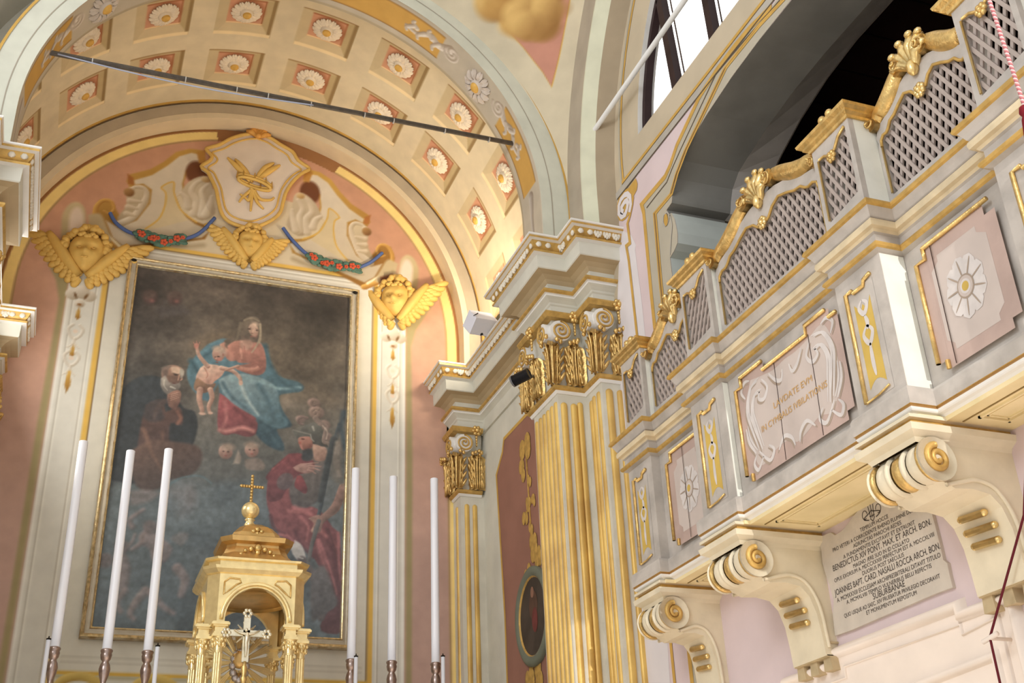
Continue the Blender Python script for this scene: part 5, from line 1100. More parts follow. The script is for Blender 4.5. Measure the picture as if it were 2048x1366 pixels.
for q,r in (([(1.940,4.591)][0],.06),([(1.968,4.499)][0],.075),([(1.821,4.413)][0],.045),([(2.044,4.380)][0],.06),([(2.072,4.264)][0],.055)): cv.ell(q[0],q[1],r,r*.85,(176,138,120),soft=.02,shade=(104,78,68)); cv.ell(q[0]+.01,q[1]-.005,r*.5,r*.35,(110,82,72),soft=.03,al=.6)
cv.line([(2.241,3.782),(2.186,3.577),(2.051,3.459),(1.987,3.348)],.075,(206,142,112),.045,soft=.012,shade=(128,78,62),sm=4); cv.line([(1.982,3.471),(2.051,3.459)],.03,sk)
cv.line([(2.196,4.398),(2.101,4.008),(2.046,3.601),(1.990,3.278),(1.935,2.999)],.05,(70,84,92),.02,soft=.012,shade=(36,46,54)); cv.line([(2.226,4.286),(2.158,3.903),(2.266,3.803)],.1,(120,108,92),.03,soft=.05,al=.7,sm=3)
cv.line([(1.809,3.544),(1.947,3.503),(2.055,3.353),(2.197,3.224)],.05,(206,92,90),.02,soft=.03,al=.8,sm=4); cv.line([(2.025,3.246),(2.102,3.010),(2.178,2.745)],.04,(196,88,88),.02,soft=.03,al=.8,sm=4); cv.line([(2.126,3.288),(2.203,3.017),(2.246,2.715)],.03,(100,34,42),.02,soft=.03,al=.8,sm=4)
cv.line([(1.819,3.334),(1.892,3.201),(1.997,3.105)],.03,(96,34,40),.02,soft=.03,sm=4)
cv.poly([(1.823,3.248),(1.892,3.201),(1.932,3.067),(1.865,3.062),(1.794,3.159)],(206,196,186),soft=.015,sm=3); cv.line([(1.898,3.064),(2.039,2.887),(2.144,2.776),(2.084,2.574)],.09,(104,84,82),.06,soft=.02,shade=(62,54,58),sm=4)
# putti lower left
for q,w,w2 in (([(0.576,3.169),(0.659,3.109),(0.684,3.012)],.14,.12),([(0.702,3.145),(0.770,3.084),(0.732,2.999)],.05,.035),([(0.549,3.133),(0.465,3.062)],.05,.03),([(0.382,2.990),(0.423,2.897),(0.423,2.753)],.1,.09),([(0.443,2.707),(0.395,2.610),(0.433,2.534)],.06,.04),([(0.607,2.717),(0.542,2.618),(0.508,2.523),(0.542,2.478)],.08,.035),([(0.654,2.704),(0.755,2.599),(0.851,2.541)],.07,.035),([(0.444,3.258),(0.422,3.323),(0.520,3.415)],.05,.03),([(0.847,2.925),(0.917,2.832),(0.898,2.702)],.09,.06),([(0.405,3.057),(0.458,3.127),(0.474,3.194)],.035,.02)):
    cv.line(q,w,(176,140,128),w2,soft=.03,shade=(96,84,88),sm=4,al=.85)
for q in ([(0.590,3.261)][0],[(0.381,3.072)][0],[(0.713,3.030)][0],[(0.267,2.950)][0]): cv.ell(q[0],q[1],.055,.06,(166,128,116),soft=.03,shade=(92,78,80),al=.85); cv.ell(q[0]-.01,q[1]+.03,.055,.035,(94,80,78),soft=.03,al=.7)
cv.poly([(0.395,3.574),(0.532,3.604),(0.629,3.578),(0.573,3.505),(0.484,3.463),(0.407,3.456)],(140,112,104),soft=.04,al=.6,sm=3); cv.poly([(0.761,3.183),(0.834,3.239),(0.913,3.228),(0.860,3.124)],(130,118,112),soft=.03,al=.7,sm=3)
cv.line([(0.701,3.654),(0.805,3.734),(0.964,3.767),(1.066,3.707)],.02,(80,120,130),.01,soft=.02,sm=4,al=.8)

# ---- heads and hands painted again with more care
cv.poly([(1.215,5.334),(1.258,5.390),(1.323,5.417),(1.382,5.393),(1.401,5.319),(1.402,5.222),(1.379,5.133),(1.345,5.064),(1.304,5.122),(1.256,5.136),(1.221,5.110),(1.164,5.123),(1.101,5.092),(1.071,5.130),(1.142,5.173),(1.185,5.222)],(122,102,80),soft=.015,shade=(92,76,62),sm=3)
cv.poly([(1.181,5.147),(1.256,5.147),(1.349,5.150),(1.407,5.137),(1.451,5.037),(1.458,4.911),(1.326,4.924),(1.215,4.919),(1.154,4.995),(1.103,5.072)],(206,128,102),soft=.015,shade=(160,92,76),sm=3)
cv.poly([(1.218,5.152),(1.311,5.166),(1.333,5.105),(1.281,5.055),(1.222,5.089)],(196,140,114),soft=.02,sm=3); cv.poly([(1.234,5.197),(1.310,5.176),(1.348,5.171),(1.332,5.126),(1.256,5.147)],(140,104,84),soft=.04,sm=3,al=.6)
q=[(1.335,5.280),(1.294,5.285),(1.366,5.280),(1.326,5.249),(1.319,5.208),(1.302,5.304),(1.369,5.297),(1.342,5.343),(1.357,5.216)]
cv.ell(q[0][0],q[0][1],.046,.070,(214,168,138),rot=.22,soft=.012,shade=(168,124,98)); cv.ell(q[7][0],q[7][1],.034,.022,(214,176,144),soft=.03,al=.7)
cv.ell(q[1][0],q[1][1],.015,.008,(70,46,38),soft=.008); cv.ell(q[2][0],q[2][1],.012,.007,(74,48,40),soft=.008)
cv.line([q[5],(q[1][0]+.012,q[1][1]+.014)],.005,(96,66,52)); cv.line([(q[2][0]-.012,q[2][1]+.014),(q[2][0]+.012,q[2][1]+.012)],.004,(100,70,56)); cv.line([(q[3][0]+.004,q[3][1]+.03),q[3]],.010,(214,160,130),soft=.008); cv.ell(q[3][0]-.004,q[3][1]-.006,.010,.005,(150,92,74),soft=.008)
cv.ell(q[4][0],q[4][1],.012,.005,(166,72,64),soft=.006); cv.ell(q[8][0],q[8][1],.016,.02,(196,110,96),soft=.03,al=.5)
cv.line([(1.206,5.333),(1.198,5.235),(1.181,5.147)],.03,(128,110,86),.015,soft=.02,sm=4); cv.line([(1.392,5.351),(1.400,5.244),(1.379,5.133),(1.333,5.041)],.022,(172,150,114),.012,soft=.012,sm=4); cv.line([(1.241,5.371),(1.314,5.406),(1.378,5.381)],.014,(150,132,102),.01,soft=.012,sm=4)
cv.line([(1.346,4.906),(1.382,4.932),(1.422,4.895)],.012,(150,84,70),soft=.012); cv.line([(1.259,5.094),(1.275,4.991)],.008,(180,100,84),soft=.01); cv.line([(1.224,5.068),(1.245,4.965)],.02,(226,150,122),.01,soft=.02)
q=[(1.031,4.975),(1.031,4.954),(1.004,4.944),(1.010,4.938),(1.024,4.914),(1.066,5.003),(1.018,5.028),(1.047,4.927),(1.073,4.978)]
cv.ell(q[0][0],q[0][1],.056,.068,(214,160,132),rot=-.15,soft=.012,shade=(150,96,76)); cv.ell(q[5][0],q[5][1],.035,.05,(200,164,138),soft=.03,al=.7); cv.ell(q[6][0],q[6][1],.045,.03,(206,172,142),soft=.03,al=.6)
cv.ell(q[1][0],q[1][1],.012,.007,(70,44,36),soft=.008); cv.ell(q[2][0],q[2][1],.007,.005,(70,44,36),soft=.008); cv.ell(q[3][0],q[3][1]-.004,.008,.008,(220,150,122),soft=.008); cv.ell(q[4][0],q[4][1],.010,.004,(160,62,56),soft=.006); cv.ell(q[7][0],q[7][1],.02,.018,(206,108,90),soft=.02,al=.6); cv.ell(q[8][0],q[8][1],.010,.014,(176,110,90),soft=.01)
# old man
cv.poly([(0.542,4.759),(0.597,4.795),(0.675,4.805),(0.727,4.784),(0.736,4.729),(0.716,4.681),(0.700,4.634),(0.654,4.606),(0.583,4.630),(0.549,4.681)],(176,124,96),soft=.012,shade=(110,74,58),sm=3)
cv.poly([(0.617,4.792),(0.676,4.800),(0.719,4.760),(0.683,4.722),(0.632,4.737)],(214,170,134),soft=.02,sm=3); cv.poly([(0.706,4.793),(0.738,4.763),(0.733,4.706),(0.715,4.692),(0.700,4.746)],(170,156,134),soft=.012,sm=3); cv.ell(*[(0.575,4.735)][0],.02,.032,(150,84,66),soft=.012)
cv.poly([(0.531,4.769),(0.567,4.796),(0.626,4.799),(0.600,4.767),(0.596,4.699),(0.568,4.684),(0.551,4.715)],(120,100,86),soft=.015,sm=3,al=.8); cv.poly([(0.542,4.658),(0.577,4.696),(0.611,4.645),(0.652,4.628),(0.700,4.634),(0.713,4.602),(0.697,4.566),(0.640,4.543),(0.603,4.521),(0.561,4.560),(0.541,4.613)],(172,158,140),soft=.015,shade=(110,98,88),sm=3)
cv.line([(0.572,4.651),(0.577,4.595),(0.610,4.555)],.014,(196,184,164),.006,sm=3); cv.line([(0.636,4.592),(0.676,4.580)],.02,(200,188,168),.01)
q=[(0.668,4.720),(0.643,4.730),(0.698,4.718),(0.693,4.667),(0.662,4.629)]
cv.ell(q[0][0],q[0][1],.018,.010,(52,34,28),soft=.01); cv.line([q[1],q[2]],.008,(90,64,50)); cv.line([q[2],q[3]],.012,(206,146,112),.008); cv.ell(q[4][0],q[4][1],.014,.005,(110,56,46),soft=.008)
cv.poly([(0.614,4.512),(0.659,4.551),(0.711,4.568),(0.730,4.526),(0.720,4.470),(0.706,4.413),(0.710,4.369),(0.675,4.376),(0.634,4.404),(0.638,4.459)],(170,110,84),soft=.012,shade=(104,64,50),sm=3)
for k in range(4): a,b=[(0.634,4.508),(0.719,4.541)]; cv.line([(a[0],a[1]-.019*k),(b[0]-.003*k,b[1]-.017*k)],.005,(92,54,42)); cv.line([(a[0]+.01,a[1]+.007-.019*k),(b[0],b[1]+.008-.017*k)],.006,(206,148,116),.004)
cv.poly([(0.255,4.543),(0.323,4.618),(0.396,4.655),(0.531,4.668),(0.549,4.581),(0.604,4.510),(0.632,4.426),(0.579,4.375),(0.608,4.270),(0.478,4.233),(0.375,4.307),(0.310,4.214),(0.256,4.186)],(58,66,72),soft=.03,shade=(46,50,54),sm=3,al=.6)
# soldier
cv.poly([(1.611,3.903),(1.717,4.009),(1.837,4.069),(1.918,4.030),(2.000,3.990),(1.981,3.892),(1.902,3.884),(1.814,3.852),(1.711,3.678),(1.671,3.609),(1.562,3.599),(1.560,3.827)],(150,54,58),soft=.012,shade=(100,38,44),sm=3)
cv.poly([(1.914,4.138),(1.981,4.182),(2.098,4.109),(2.089,4.047),(2.034,3.993),(2.061,3.876),(2.047,3.643),(1.824,3.623),(1.909,3.719),(1.869,3.857),(1.967,3.962),(1.952,4.033)],(124,106,96),soft=.02,shade=(86,76,72),sm=3)
cv.poly([(1.946,4.178),(2.027,4.163),(2.096,4.103),(2.089,4.053),(2.033,4.017),(1.976,4.017),(1.950,4.081)],(206,150,120),soft=.012,shade=(160,108,86),sm=3)
cv.poly([(1.807,4.230),(1.909,4.248),(1.945,4.203),(1.937,4.141),(1.898,4.112),(1.858,4.120),(1.845,4.155),(1.815,4.176)],(196,120,94),soft=.010,shade=(140,70,56),sm=3); cv.ell(*[(1.853,4.217)][0],.016,.008,(90,40,32),soft=.008); cv.ell(*[(1.827,4.177)][0],.014,.014,(196,84,66),soft=.012); cv.poly([(1.858,4.108),(1.937,4.128),(1.952,4.033),(1.897,4.003),(1.851,4.023)],(52,56,58),soft=.02,sm=3)
cv.poly([(1.753,4.298),(1.827,4.306),(1.881,4.368),(1.949,4.395),(2.020,4.359),(2.065,4.240),(2.097,4.158),(2.027,4.163),(1.957,4.192),(1.927,4.225),(1.920,4.264),(1.840,4.252),(1.797,4.211)],(108,106,94),soft=.010,shade=(62,60,54),sm=0); cv.line([(1.759,4.298),(1.839,4.283),(1.922,4.271)],.012,(132,126,110)); cv.line([(1.922,4.268),(1.933,4.226),(1.957,4.204)],.010,(150,146,130)); cv.line([(1.939,4.350),(1.952,4.314)],.02,(160,156,140),.01,soft=.015)
cv.spiral(*[(1.941,4.588)][0],.03,.012,0,1.2,.026,(150,118,100),shade=(100,76,66)); cv.spiral(*[(1.963,4.490)][0],.048,.014,1.2,1.3,.036,(168,134,112),shade=(108,82,70)); cv.line([(1.884,4.430),(1.844,4.438),(1.799,4.408),(1.812,4.372),(1.847,4.364)],.03,(140,108,96),.018,sm=4,shade=(92,70,64))
cv.line([(1.959,4.439),(2.007,4.395),(2.066,4.364),(2.057,4.289),(2.048,4.214),(2.095,4.195),(2.120,4.136)],.05,(160,130,112),.03,sm=5,shade=(104,82,72)); cv.line([(2.031,4.373),(2.077,4.316),(2.070,4.241)],.014,(190,162,140),.01,sm=4,soft=.012)
cv.ell(*[(1.711,3.789)][0],.068,.088,(112,84,84),rot=-.6,soft=.015,shade=(84,64,68))
cv.poly([(1.776,3.931),(1.842,3.974),(1.920,3.982),(1.967,3.962),(1.968,3.915),(1.902,3.884),(1.811,3.899)],(196,136,116),soft=.010,shade=(150,96,84),sm=3)
for q in ([(1.898,3.973),(1.954,3.990),(2.005,3.997)],[(1.921,3.958),(1.978,3.963),(2.031,3.962)],[(1.922,3.936),(1.979,3.937),(2.025,3.925)],[(1.912,3.915),(1.957,3.907),(1.986,3.890)]): cv.line(q,.017,(204,144,122),.009,shade=(140,88,76),soft=.007)
cv.line([(2.140,4.249),(2.100,4.048),(2.072,3.877),(2.035,3.642)],.06,(64,72,74),.05,soft=.02,shade=(40,44,46)); cv.line([(2.188,4.205),(2.169,4.056),(2.209,3.890)],.07,(150,134,116),.05,soft=.03,shade=(104,92,80)); cv.line([(2.225,4.534),(2.206,4.381),(2.247,4.162)],.05,(56,74,84),.04,soft=.03)
cv.poly([(1.814,3.852),(1.858,3.856),(1.914,3.743),(1.899,3.689),(1.842,3.713),(1.796,3.756)],(166,52,56),soft=.01,shade=(112,38,44),sm=3)
# folds of the red cloak lower down
for a,b in (([(1.755,3.519),(1.852,3.510),(1.963,3.553)],1),([(1.870,3.462),(1.938,3.384),(1.927,3.251)],1),([(2.039,3.260),(2.109,3.101),(2.180,2.912),(2.215,2.787)],1),([(2.116,3.365),(2.169,3.237),(2.207,3.043)],0),([(2.214,3.340),(2.221,3.142),(2.243,2.916)],1),([(1.657,3.279),(1.751,3.287),(1.817,3.226)],1),([(1.600,3.455),(1.638,3.343),(1.735,3.302)],0)):
    cv.line(a,.035,(190,84,84) if b else (96,36,42),.015,soft=.02,sm=4,al=.85)
cv.line([(2.235,3.749),(2.174,3.589),(2.064,3.461),(2.018,3.391)],.085,(176,118,98),.05,soft=.012,shade=(110,74,62),sm=4); cv.poly([(1.935,3.459),(2.030,3.500),(2.064,3.444),(2.052,3.343),(2.004,3.340),(1.984,3.421)],(190,128,106),soft=.01,shade=(130,84,70),sm=3)
cv.line([(2.032,3.442),(1.977,3.222),(1.946,3.009)],.04,(110,104,98),.03,soft=.01,shade=(66,66,66)); cv.line([(1.811,3.193),(1.821,3.145),(1.863,3.100),(1.903,3.087)],.022,(206,198,184),.012,sm=4)
cv.poly([(1.987,2.964),(2.096,3.035),(2.200,2.786),(2.218,2.692),(2.080,2.591),(2.005,2.541),(1.979,2.773)],(100,92,92),soft=.03,shade=(72,68,70),sm=3)
# muted colours, then bluish haze of reflected daylight painted in, denser towards the bottom
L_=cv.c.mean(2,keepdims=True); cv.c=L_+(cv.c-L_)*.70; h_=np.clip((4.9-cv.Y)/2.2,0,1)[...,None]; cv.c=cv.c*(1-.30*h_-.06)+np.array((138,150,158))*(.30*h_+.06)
# canvas weave, age
cv.noise(26,.14,60,2); cv.c=np.clip(cv.c,0,255)
CVM=attrmat('oil_canvas',.42,.05,30,bump=.5,spec=.5)
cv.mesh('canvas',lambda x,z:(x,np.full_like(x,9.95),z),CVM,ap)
FRM=mat('aged_frame_gilding',(210,200,176),.38,.6,nscale=14,namt=.3,col2=(168,140,98),bump=.2); FRB=mat('frame_bright_gilding',(226,204,156),.3,.75,nscale=30,namt=.4,bump=.2)
def picframe(x0,x1,z0,z1,prof,mats,parent,names):
    c=[(x0,z0),(x1,z0),(x1,z1),(x0,z1)]
    inw=[(1,1),(-1,1),(-1,-1),(1,-1)]
    for i in range(4):
        j=(i+1)%4; vs=[]
        for k in (i,j):
            for u,d,mi in prof: vs.append((c[k][0]+inw[k][0]*u,d,c[k][1]+inw[k][1]*u))
        K=len(prof); m=MB(); m.add(vs,[(a,a+1,K+a+1,K+a) for a in range(K-1)],[prof[a][2] for a in range(K-1)]); m.build(names,mats,parent)
picframe(.135,2.345,2.31,5.875,[(0,9.99,0),(0,9.93,0),(.008,9.915,1),(.02,9.908,1),(.03,9.915,0),(.036,9.925,2),(.05,9.93,2),(.07,9.925,0),(.078,9.915,1),(.088,9.92,0),(.095,9.955,0)],[FRM,FRB,mat('frame_shadow_paint',(190,180,160),.5,.3,nscale=20)],ap,'frame_moulding')
for x,z in ((.18,5.83),(2.30,5.83)):
    m=MB(); m.ell((x,9.915,z),(.028,.012,.016),0,10,6); m.build('corner_bolt',[mat('black_iron',(38,32,28),.5,.6)],ap)

# ---------------------------------------------------------------- relief ornaments on the altar wall
OCHR=mat('ochre_relief_paint',(220,180,98),.55,.1,nscale=9,namt=.12,bump=.05)
def cherub(c,s,yaw,label,wa=((-1,.1),(1,.1))):
    t=thing('cherub_head',label,'cherub',(c[0],9.985,c[1]),'gilded cherub heads on the altar wall')
    cy=math.cos(yaw); sy=math.sin(yaw)
    def P(x,y,z): # local face coords: x right, y out, z up
        return (c[0]+s*(x*cy+y*sy),9.99-s*(y*cy-x*sy)*.75,c[1]+s*z)
    m=MB(); n=48;k=36;vs=[]
    for i in range(k+1):
        th=PI*i/k
        for j in range(n):
            ph=2*PI*j/n; x=math.sin(th)*math.cos(ph);y=math.sin(th)*math.sin(ph);z=math.cos(th)
            X=x*.155*(1-.22*max(0,-z)**1.5);Y=y*.13+.02;Zz=z*.185
            if y>0:
                g=lambda a,b,w,h:h*math.exp(-((X-a)**2+(Zz-b)**2)/w**2)
                Y+=g(0,-.032,.020,.06)+g(0,.0,.015,.024)+g(.07,-.05,.045,.026)+g(-.07,-.05,.045,.026)-g(.052,.018,.026,.055)-g(-.052,.018,.026,.055)+g(0,-.088,.030,.03)-g(0,-.115,.03,.014)-g(0,-.083,.045,.010)*0+g(0,-.14,.035,.022)+g(.055,.055,.032,.012)+g(-.055,.055,.032,.012)
            vs.append(P(X,Y,Zz))
    m.add(vs,[(i*n+j,i*n+(j+1)%n,(i+1)*n+(j+1)%n,(i+1)*n+j) for i in range(k) for j in range(n)],0,True)
    for sx in (-1,1): m.ell(P(sx*.054,.112,.012),(.019*s,.012*s,.010*s),0,8,5)
    for sx in (-1,1): m.ell(P(sx*.013,.163,-.094),(.016*s,.010*s,.006*s),0,7,4)
    m.build('face',[OCHR],t)
    m=MB(); R_=np.random.RandomState(4)
    for k_ in range(44):
        a=PI*(-.08+1.16*R_.rand()); r=.150+.035*R_.rand(); x=math.cos(a)*r; z=.045+math.sin(a)*r*1.02; y=.015+.085*R_.rand()
        m.ell(P(x,y,z),(.036*s,.03*s,.030*s),0,7,5,Matrix.Rotation(R_.rand()*3,3,'Y'))
    for k_ in range(6): m.ell(P(-.06+.024*k_,.118,.135+.012*math.sin(k_*2)),(.026*s,.016*s,.020*s),0,7,5)
    m.build('hair',[OCHR],t)
    for sx,lift in wa:
        m=MB()
        def SP(f): return (sx*(.03+(.31 if lift>.12 else .22)*f**.9),-.265+(.30+.22*lift)*f)
        # leading edge
        m.tube([P(SP(f/10)[0]*.93,.045+.03*math.sin(PI*f/10),SP(f/10)[1]+.035) for f in range(11)],[s*(.020+.030*math.sin(PI*(.15+.75*f/10))) for f in range(11)],0,8)
        for row,(L,w,q) in enumerate(((.13,.034,.012),(.09,.032,.03),(.055,.028,.045))):
            n_=11
            for i_ in range(n_):
                f=(i_+.4*row)/(n_-1)*(1 if row==0 else .88); x0,z0=SP(min(f,1)); th=math.radians(-62+72*f+14*lift); L2=L*(.7+.75*f)
                d=(math.cos(th)*sx*L2,math.sin(th)*L2); 
                m.tube([P(x0,q,z0+.02),P(x0+d[0]*.5,q+.006,z0+.02+d[1]*.5),P(x0+d[0]*.85,q,z0+.02+d[1]*.85),P(x0+d[0],q-.004,z0+.02+d[1])],[w*s*.7,w*s,w*s*.85,w*s*.35],0,7)
        m.build('wing',[OCHR],t)
    return t
cherub((-.235,5.86),1.12,-.1,'gilded winged cherub head at the upper left corner of the altarpiece',((-1,.35),(1,.15)))
cherub((1.25,6.24),.88,-.05,'gilded winged cherub head above the middle of the altarpiece, under the shield',((-1,.35),(1,.1)))
cherub((2.75,5.85),1.05,-.45,'gilded winged cherub head at the upper right corner of the altarpiece',((-1,.3),(1,.35)))
# shield with crown and palms
sh=thing('coat_of_arms','cream scroll-edged shield with gilt crown and palms at top of altar wall','shield',(1.2,9.97,6.42))
so=[(1.231,7.576),(1.106,7.533),(0.969,7.450),(0.865,7.350),(0.770,7.291),(0.733,7.258),(0.793,7.196),(0.783,7.132),(0.702,7.040),(0.770,6.988),(0.815,6.906),(0.868,6.797),(0.896,6.682),(0.936,6.542),(0.991,6.464),(1.081,6.423),(1.214,6.413),(1.325,6.458),(1.444,6.553),(1.514,6.657),(1.537,6.783),(1.561,6.911),(1.621,7.047),(1.684,7.142),(1.734,7.197),(1.784,7.252),(1.665,7.328),(1.603,7.423),(1.469,7.489),(1.362,7.548)]
si=crv(so+[so[0]],3)[:-1]; cc=(sum(p[0] for p in si)/len(si),sum(p[1] for p in si)/len(si))
SHM=mat('shield_cream_paint',(222,206,188),.75,nscale=5,namt=.07)
m=MB(); m.prism(si,9.955,9.995,lambda u,v,w:(u,w,v),0); m.build('field',[SHM],sh)
m=MB(); m.tube([(p[0],9.95,p[1]) for p in si+[si[0],si[1]]],.019,0,8,cap=False); m.build('scrolled_border',[OCHR],sh)
m=MB(); m.tube([(cc[0]+(p[0]-cc[0])*.86,9.952,cc[1]+(p[1]-cc[1])*.88) for p in si+[si[0],si[1]]],.010,0,6,cap=False); m.build('inner_line',[OCHR],sh)
m=MB(); kc=(1.235,9.93,6.93)
for rz_,rr_ in ((0,.017),(.03,.012)): m.tube([(kc[0]+(.165+rz_*.3)*math.cos(2*PI*i/28),kc[1]-.02*math.sin(2*PI*i/28),kc[2]+rz_-.045*math.cos(2*PI*i/28)*.7+.038*math.sin(2*PI*i/28)) for i in range(29)],rr_,0,7,cap=False)
for i in range(9):
    a=2*PI*i/9+.2; x=kc[0]+.172*math.cos(a); z=kc[2]+.035-.032*math.cos(a)+.038*math.sin(a); m.tube([(x,kc[1]-.02*math.sin(a),z-.03),(x+.006*math.cos(a),kc[1]-.02*math.sin(a),z+.05)],[.018,.003],0,6)
m.build('crown',[OCHR],sh)
for q in ([(1.192,6.952),(1.110,7.052),(0.949,7.202)],[(1.217,6.951),(1.123,7.085),(1.025,7.200)],[(1.250,6.977),(1.359,7.106),(1.481,7.226)],[(1.240,6.987),(1.322,7.141),(1.418,7.238)]):
    m=MB(); 
    for i in range(3): a,b_=q[i] if i<len(q) else q[-1],0
    pts=crv(q,6); m.tube([(p[0],9.945,p[1]) for p in pts],[.010+.022*math.sin(PI*k/(len(pts)-1)) for k in range(len(pts))],0,6); m.build('palm_leaf',[OCHR],sh)
m=MB()
for q in ([(1.212,6.871),(1.196,6.734),(1.155,6.756),(1.103,6.787)],[(1.223,6.861),(1.220,6.739),(1.219,6.606)],[(1.238,6.852),(1.304,6.768),(1.403,6.776),(1.442,6.815)],[(1.230,6.832),(1.281,6.721),(1.345,6.656)],[(1.199,6.844),(1.130,6.751),(1.100,6.690)]):
    pts=crv(q,5); m.tube([(p[0],9.945,p[1]) for p in pts],[.022-.012*k/(len(pts)-1) for k in range(len(pts))],0,6)
m.build('ribbon_tassels',[OCHR],sh)
m=MB(); c_=[(1.238,7.555)][0]
for a in (-75,-45,-15,15,45,75): ar=math.radians(a); m.tube([(c_[0],9.94,c_[1]-.04),(c_[0]+math.sin(ar)*.07,9.915,c_[1]-.02+math.cos(ar)*.07),(c_[0]+math.sin(ar)*.13,9.925,c_[1]-.02+math.cos(ar)*.11)],[.015,.032,.014],0,8)
m.ell((c_[0],9.92,c_[1]-.03),(.035,.03,.03),0,8,6); m.build('shell_crest',[mat('orange_gilt_paint',(226,166,84),.55,.3,nscale=16,namt=.2)],sh)
# garlands
BLU=mat('blue_ribbon_paint',(84,104,156),.75); LG=mat('garland_green',(92,124,108),.8,nscale=20,namt=.3); RF=mat('garland_red',(206,92,62),.8)
def garland(pts,fl,label):
    t=thing('flower_garland',label,'garland',(pts[0][0],9.97,pts[0][1]),'flower garlands above the altarpiece')
    q=crv(pts,6); m=MB(); m.tube([(p[0],9.975,p[1]) for p in q],.018,0,6); m.build('ribbon',[BLU],t)
    m=MB(); R_=np.random.RandomState(9); c=crv(fl,8)
    for p in c:
        for k in range(4): r=.016+.014*R_.rand(); m.ell((p[0]+.05*(R_.rand()-.5),9.965-.012*R_.rand(),p[1]+.11*(R_.rand()-.5)),(r*1.5,.01,r),0,6,4)
    m.build('leaves',[LG],t)
    for k in range(0,len(c),3):
        p=c[k]; m=MB(); 
        x=p[0]+.03*(R_.rand()-.5); z=p[1]+.04*(R_.rand()-.5); r=.030 if k%2 else .018
        for j in range(5): m.ell((x+r*.7*math.cos(j*1.256),9.945,z+r*.7*math.sin(j*1.256)),(r*.6,.012,r*.6),0,6,4)
        m.build('red_flower',[RF],t)
garland([(-0.088,6.344),(-0.022,6.243),(0.091,6.169),(0.231,6.139),(0.394,6.125),(0.600,6.175),(0.756,6.279),(0.884,6.479)],[(0.199,6.145),(0.325,6.123),(0.442,6.111),(0.600,6.175)],'flower garland with blue ribbon left of the central cherub, above the altarpiece')
garland([(1.555,6.491),(1.657,6.362),(1.840,6.207),(2.071,6.142),(2.302,6.154),(2.456,6.240),(2.586,6.384)],[(1.851,6.191),(1.995,6.140),(2.148,6.138),(2.328,6.152)],'flower garland with blue ribbon right of the central cherub, above the altarpiece')
# ---------------------------------------------------------------- iron tie rod, white rod, lamps
IRON=mat('grey_iron_rod',(120,114,108),.55,.5,nscale=30,namt=.2)
a=[(-0.700,6.177),(3.141,6.189)]
t=thing('tie_rod','dark iron tie rod strung with wire across the chancel arch','rod',(1.2,7.6,a[0][1]))
m=MB(); m.tube([(-.79,7.6,a[0][1]),(3.25,7.6,a[1][1])],.021,0,10); m.build('bar',[IRON],t)
m=MB(); N=60; m.tube([(-.6+2.0*i/N,7.575,a[0][1]-.02-.05*math.sin(PI*i/N)) for i in range(N)],.006,0,5); m.build('slack_wire',[mat('pale_wire',(170,176,196),.6)],t)
m=MB()
for x in (-.35,.35,.75,1.0,1.35,1.8,2.05,2.5,2.9): m.tube([(x-.004,7.6,a[0][1]),(x+.004,7.6,a[0][1])],.0245,0,10)
m.build('wire_ties',[WHITE],t)
for x in (-.785,3.245):
    m=MB(); m.lathe([(.05,-.01),(.05,.01)],(x,7.6,a[0][1]),14,0,'X'); m.build('wall_plate',[IRON],t)
t=thing('white_tie_rod','white painted rod slanting across the high window beside the arch','rod',(3.6,6.0,5.97))
m=MB(); m.tube([(3.6,7.0,5.98),(3.6,1.87,5.98)],.022,0,12); m.build('bar',[WHITE],t)
# floodlight on the cornice
L=thing('floodlight','small white box floodlight on the cornice, lighting the coffered vault','floodlight',(3.24,8.82,5.0))
WPL=mat('white_lamp_housing',(226,228,240),.45,nscale=4,namt=.04)
m=MB(); 
def rbox(m,c,ax,h,mi=0):
    ax=[Vector(a).normalized() for a in ax]; vs=[Vector(c)+ax[0]*sx*h[0]+ax[1]*sy*h[1]+ax[2]*sz*h[2] for sx in (-1,1) for sy in (-1,1) for sz in (-1,1)]
    return m.add(vs,[(0,1,3,2),(4,6,7,5),(0,4,5,1),(2,3,7,6),(0,2,6,4),(1,5,7,3)],mi)
d=Vector((-.25,.55,.8)).normalized(); u=Vector((1,.25,.12)); u=(u-d*u.dot(d)).normalized(); v=d.cross(u)
rbox(m,(3.22,8.83,5.06),(u,v,d),(.12,.085,.075)); m.build('housing',[WPL],L)
EM_=bpy.data.materials.new('lamp_glass_lit'); EM_.use_nodes=True; b=EM_.node_tree.nodes['Principled BSDF']; b.inputs['Emission Color'].default_value=(1,.85,.6,1); b.inputs['Emission Strength'].default_value=25; b.inputs['Base Color'].default_value=(1,.9,.7,1)
m=MB(); c=Vector((3.22,8.83,5.06))+d*.078; rbox(m,c,(u,v,d),(.10,.068,.002)); m.build('lit_glass',[EM_],L)
m=MB(); m.tube([(3.16,8.74,5.04),(3.12,8.72,5.07),(3.16,8.72,5.10)],.006,0,6); m.tube([(3.22,8.84,4.99),(3.24,8.86,4.96)],.02,0,6); m.build('cable',[mat('black_cable',(40,40,46),.6)],L)
area('floodlight_beam',tuple(c+d*.01),tuple(c+d*2),.18,20,(1.0,.86,.66),.12)
area('floodlight_beam_low',(3.38,8.5,5.15),(3.3,8.7,6.6),.3,7,(1.0,.86,.66),.2)
B=thing('spotlight','small black cylindrical spotlight behind the gilt capital','spotlight',(3.1,7.62,3.9))
m=MB(); q=Vector((3.10,7.60,3.93)); dd=Vector((-.6,.7,-.2)).normalized()
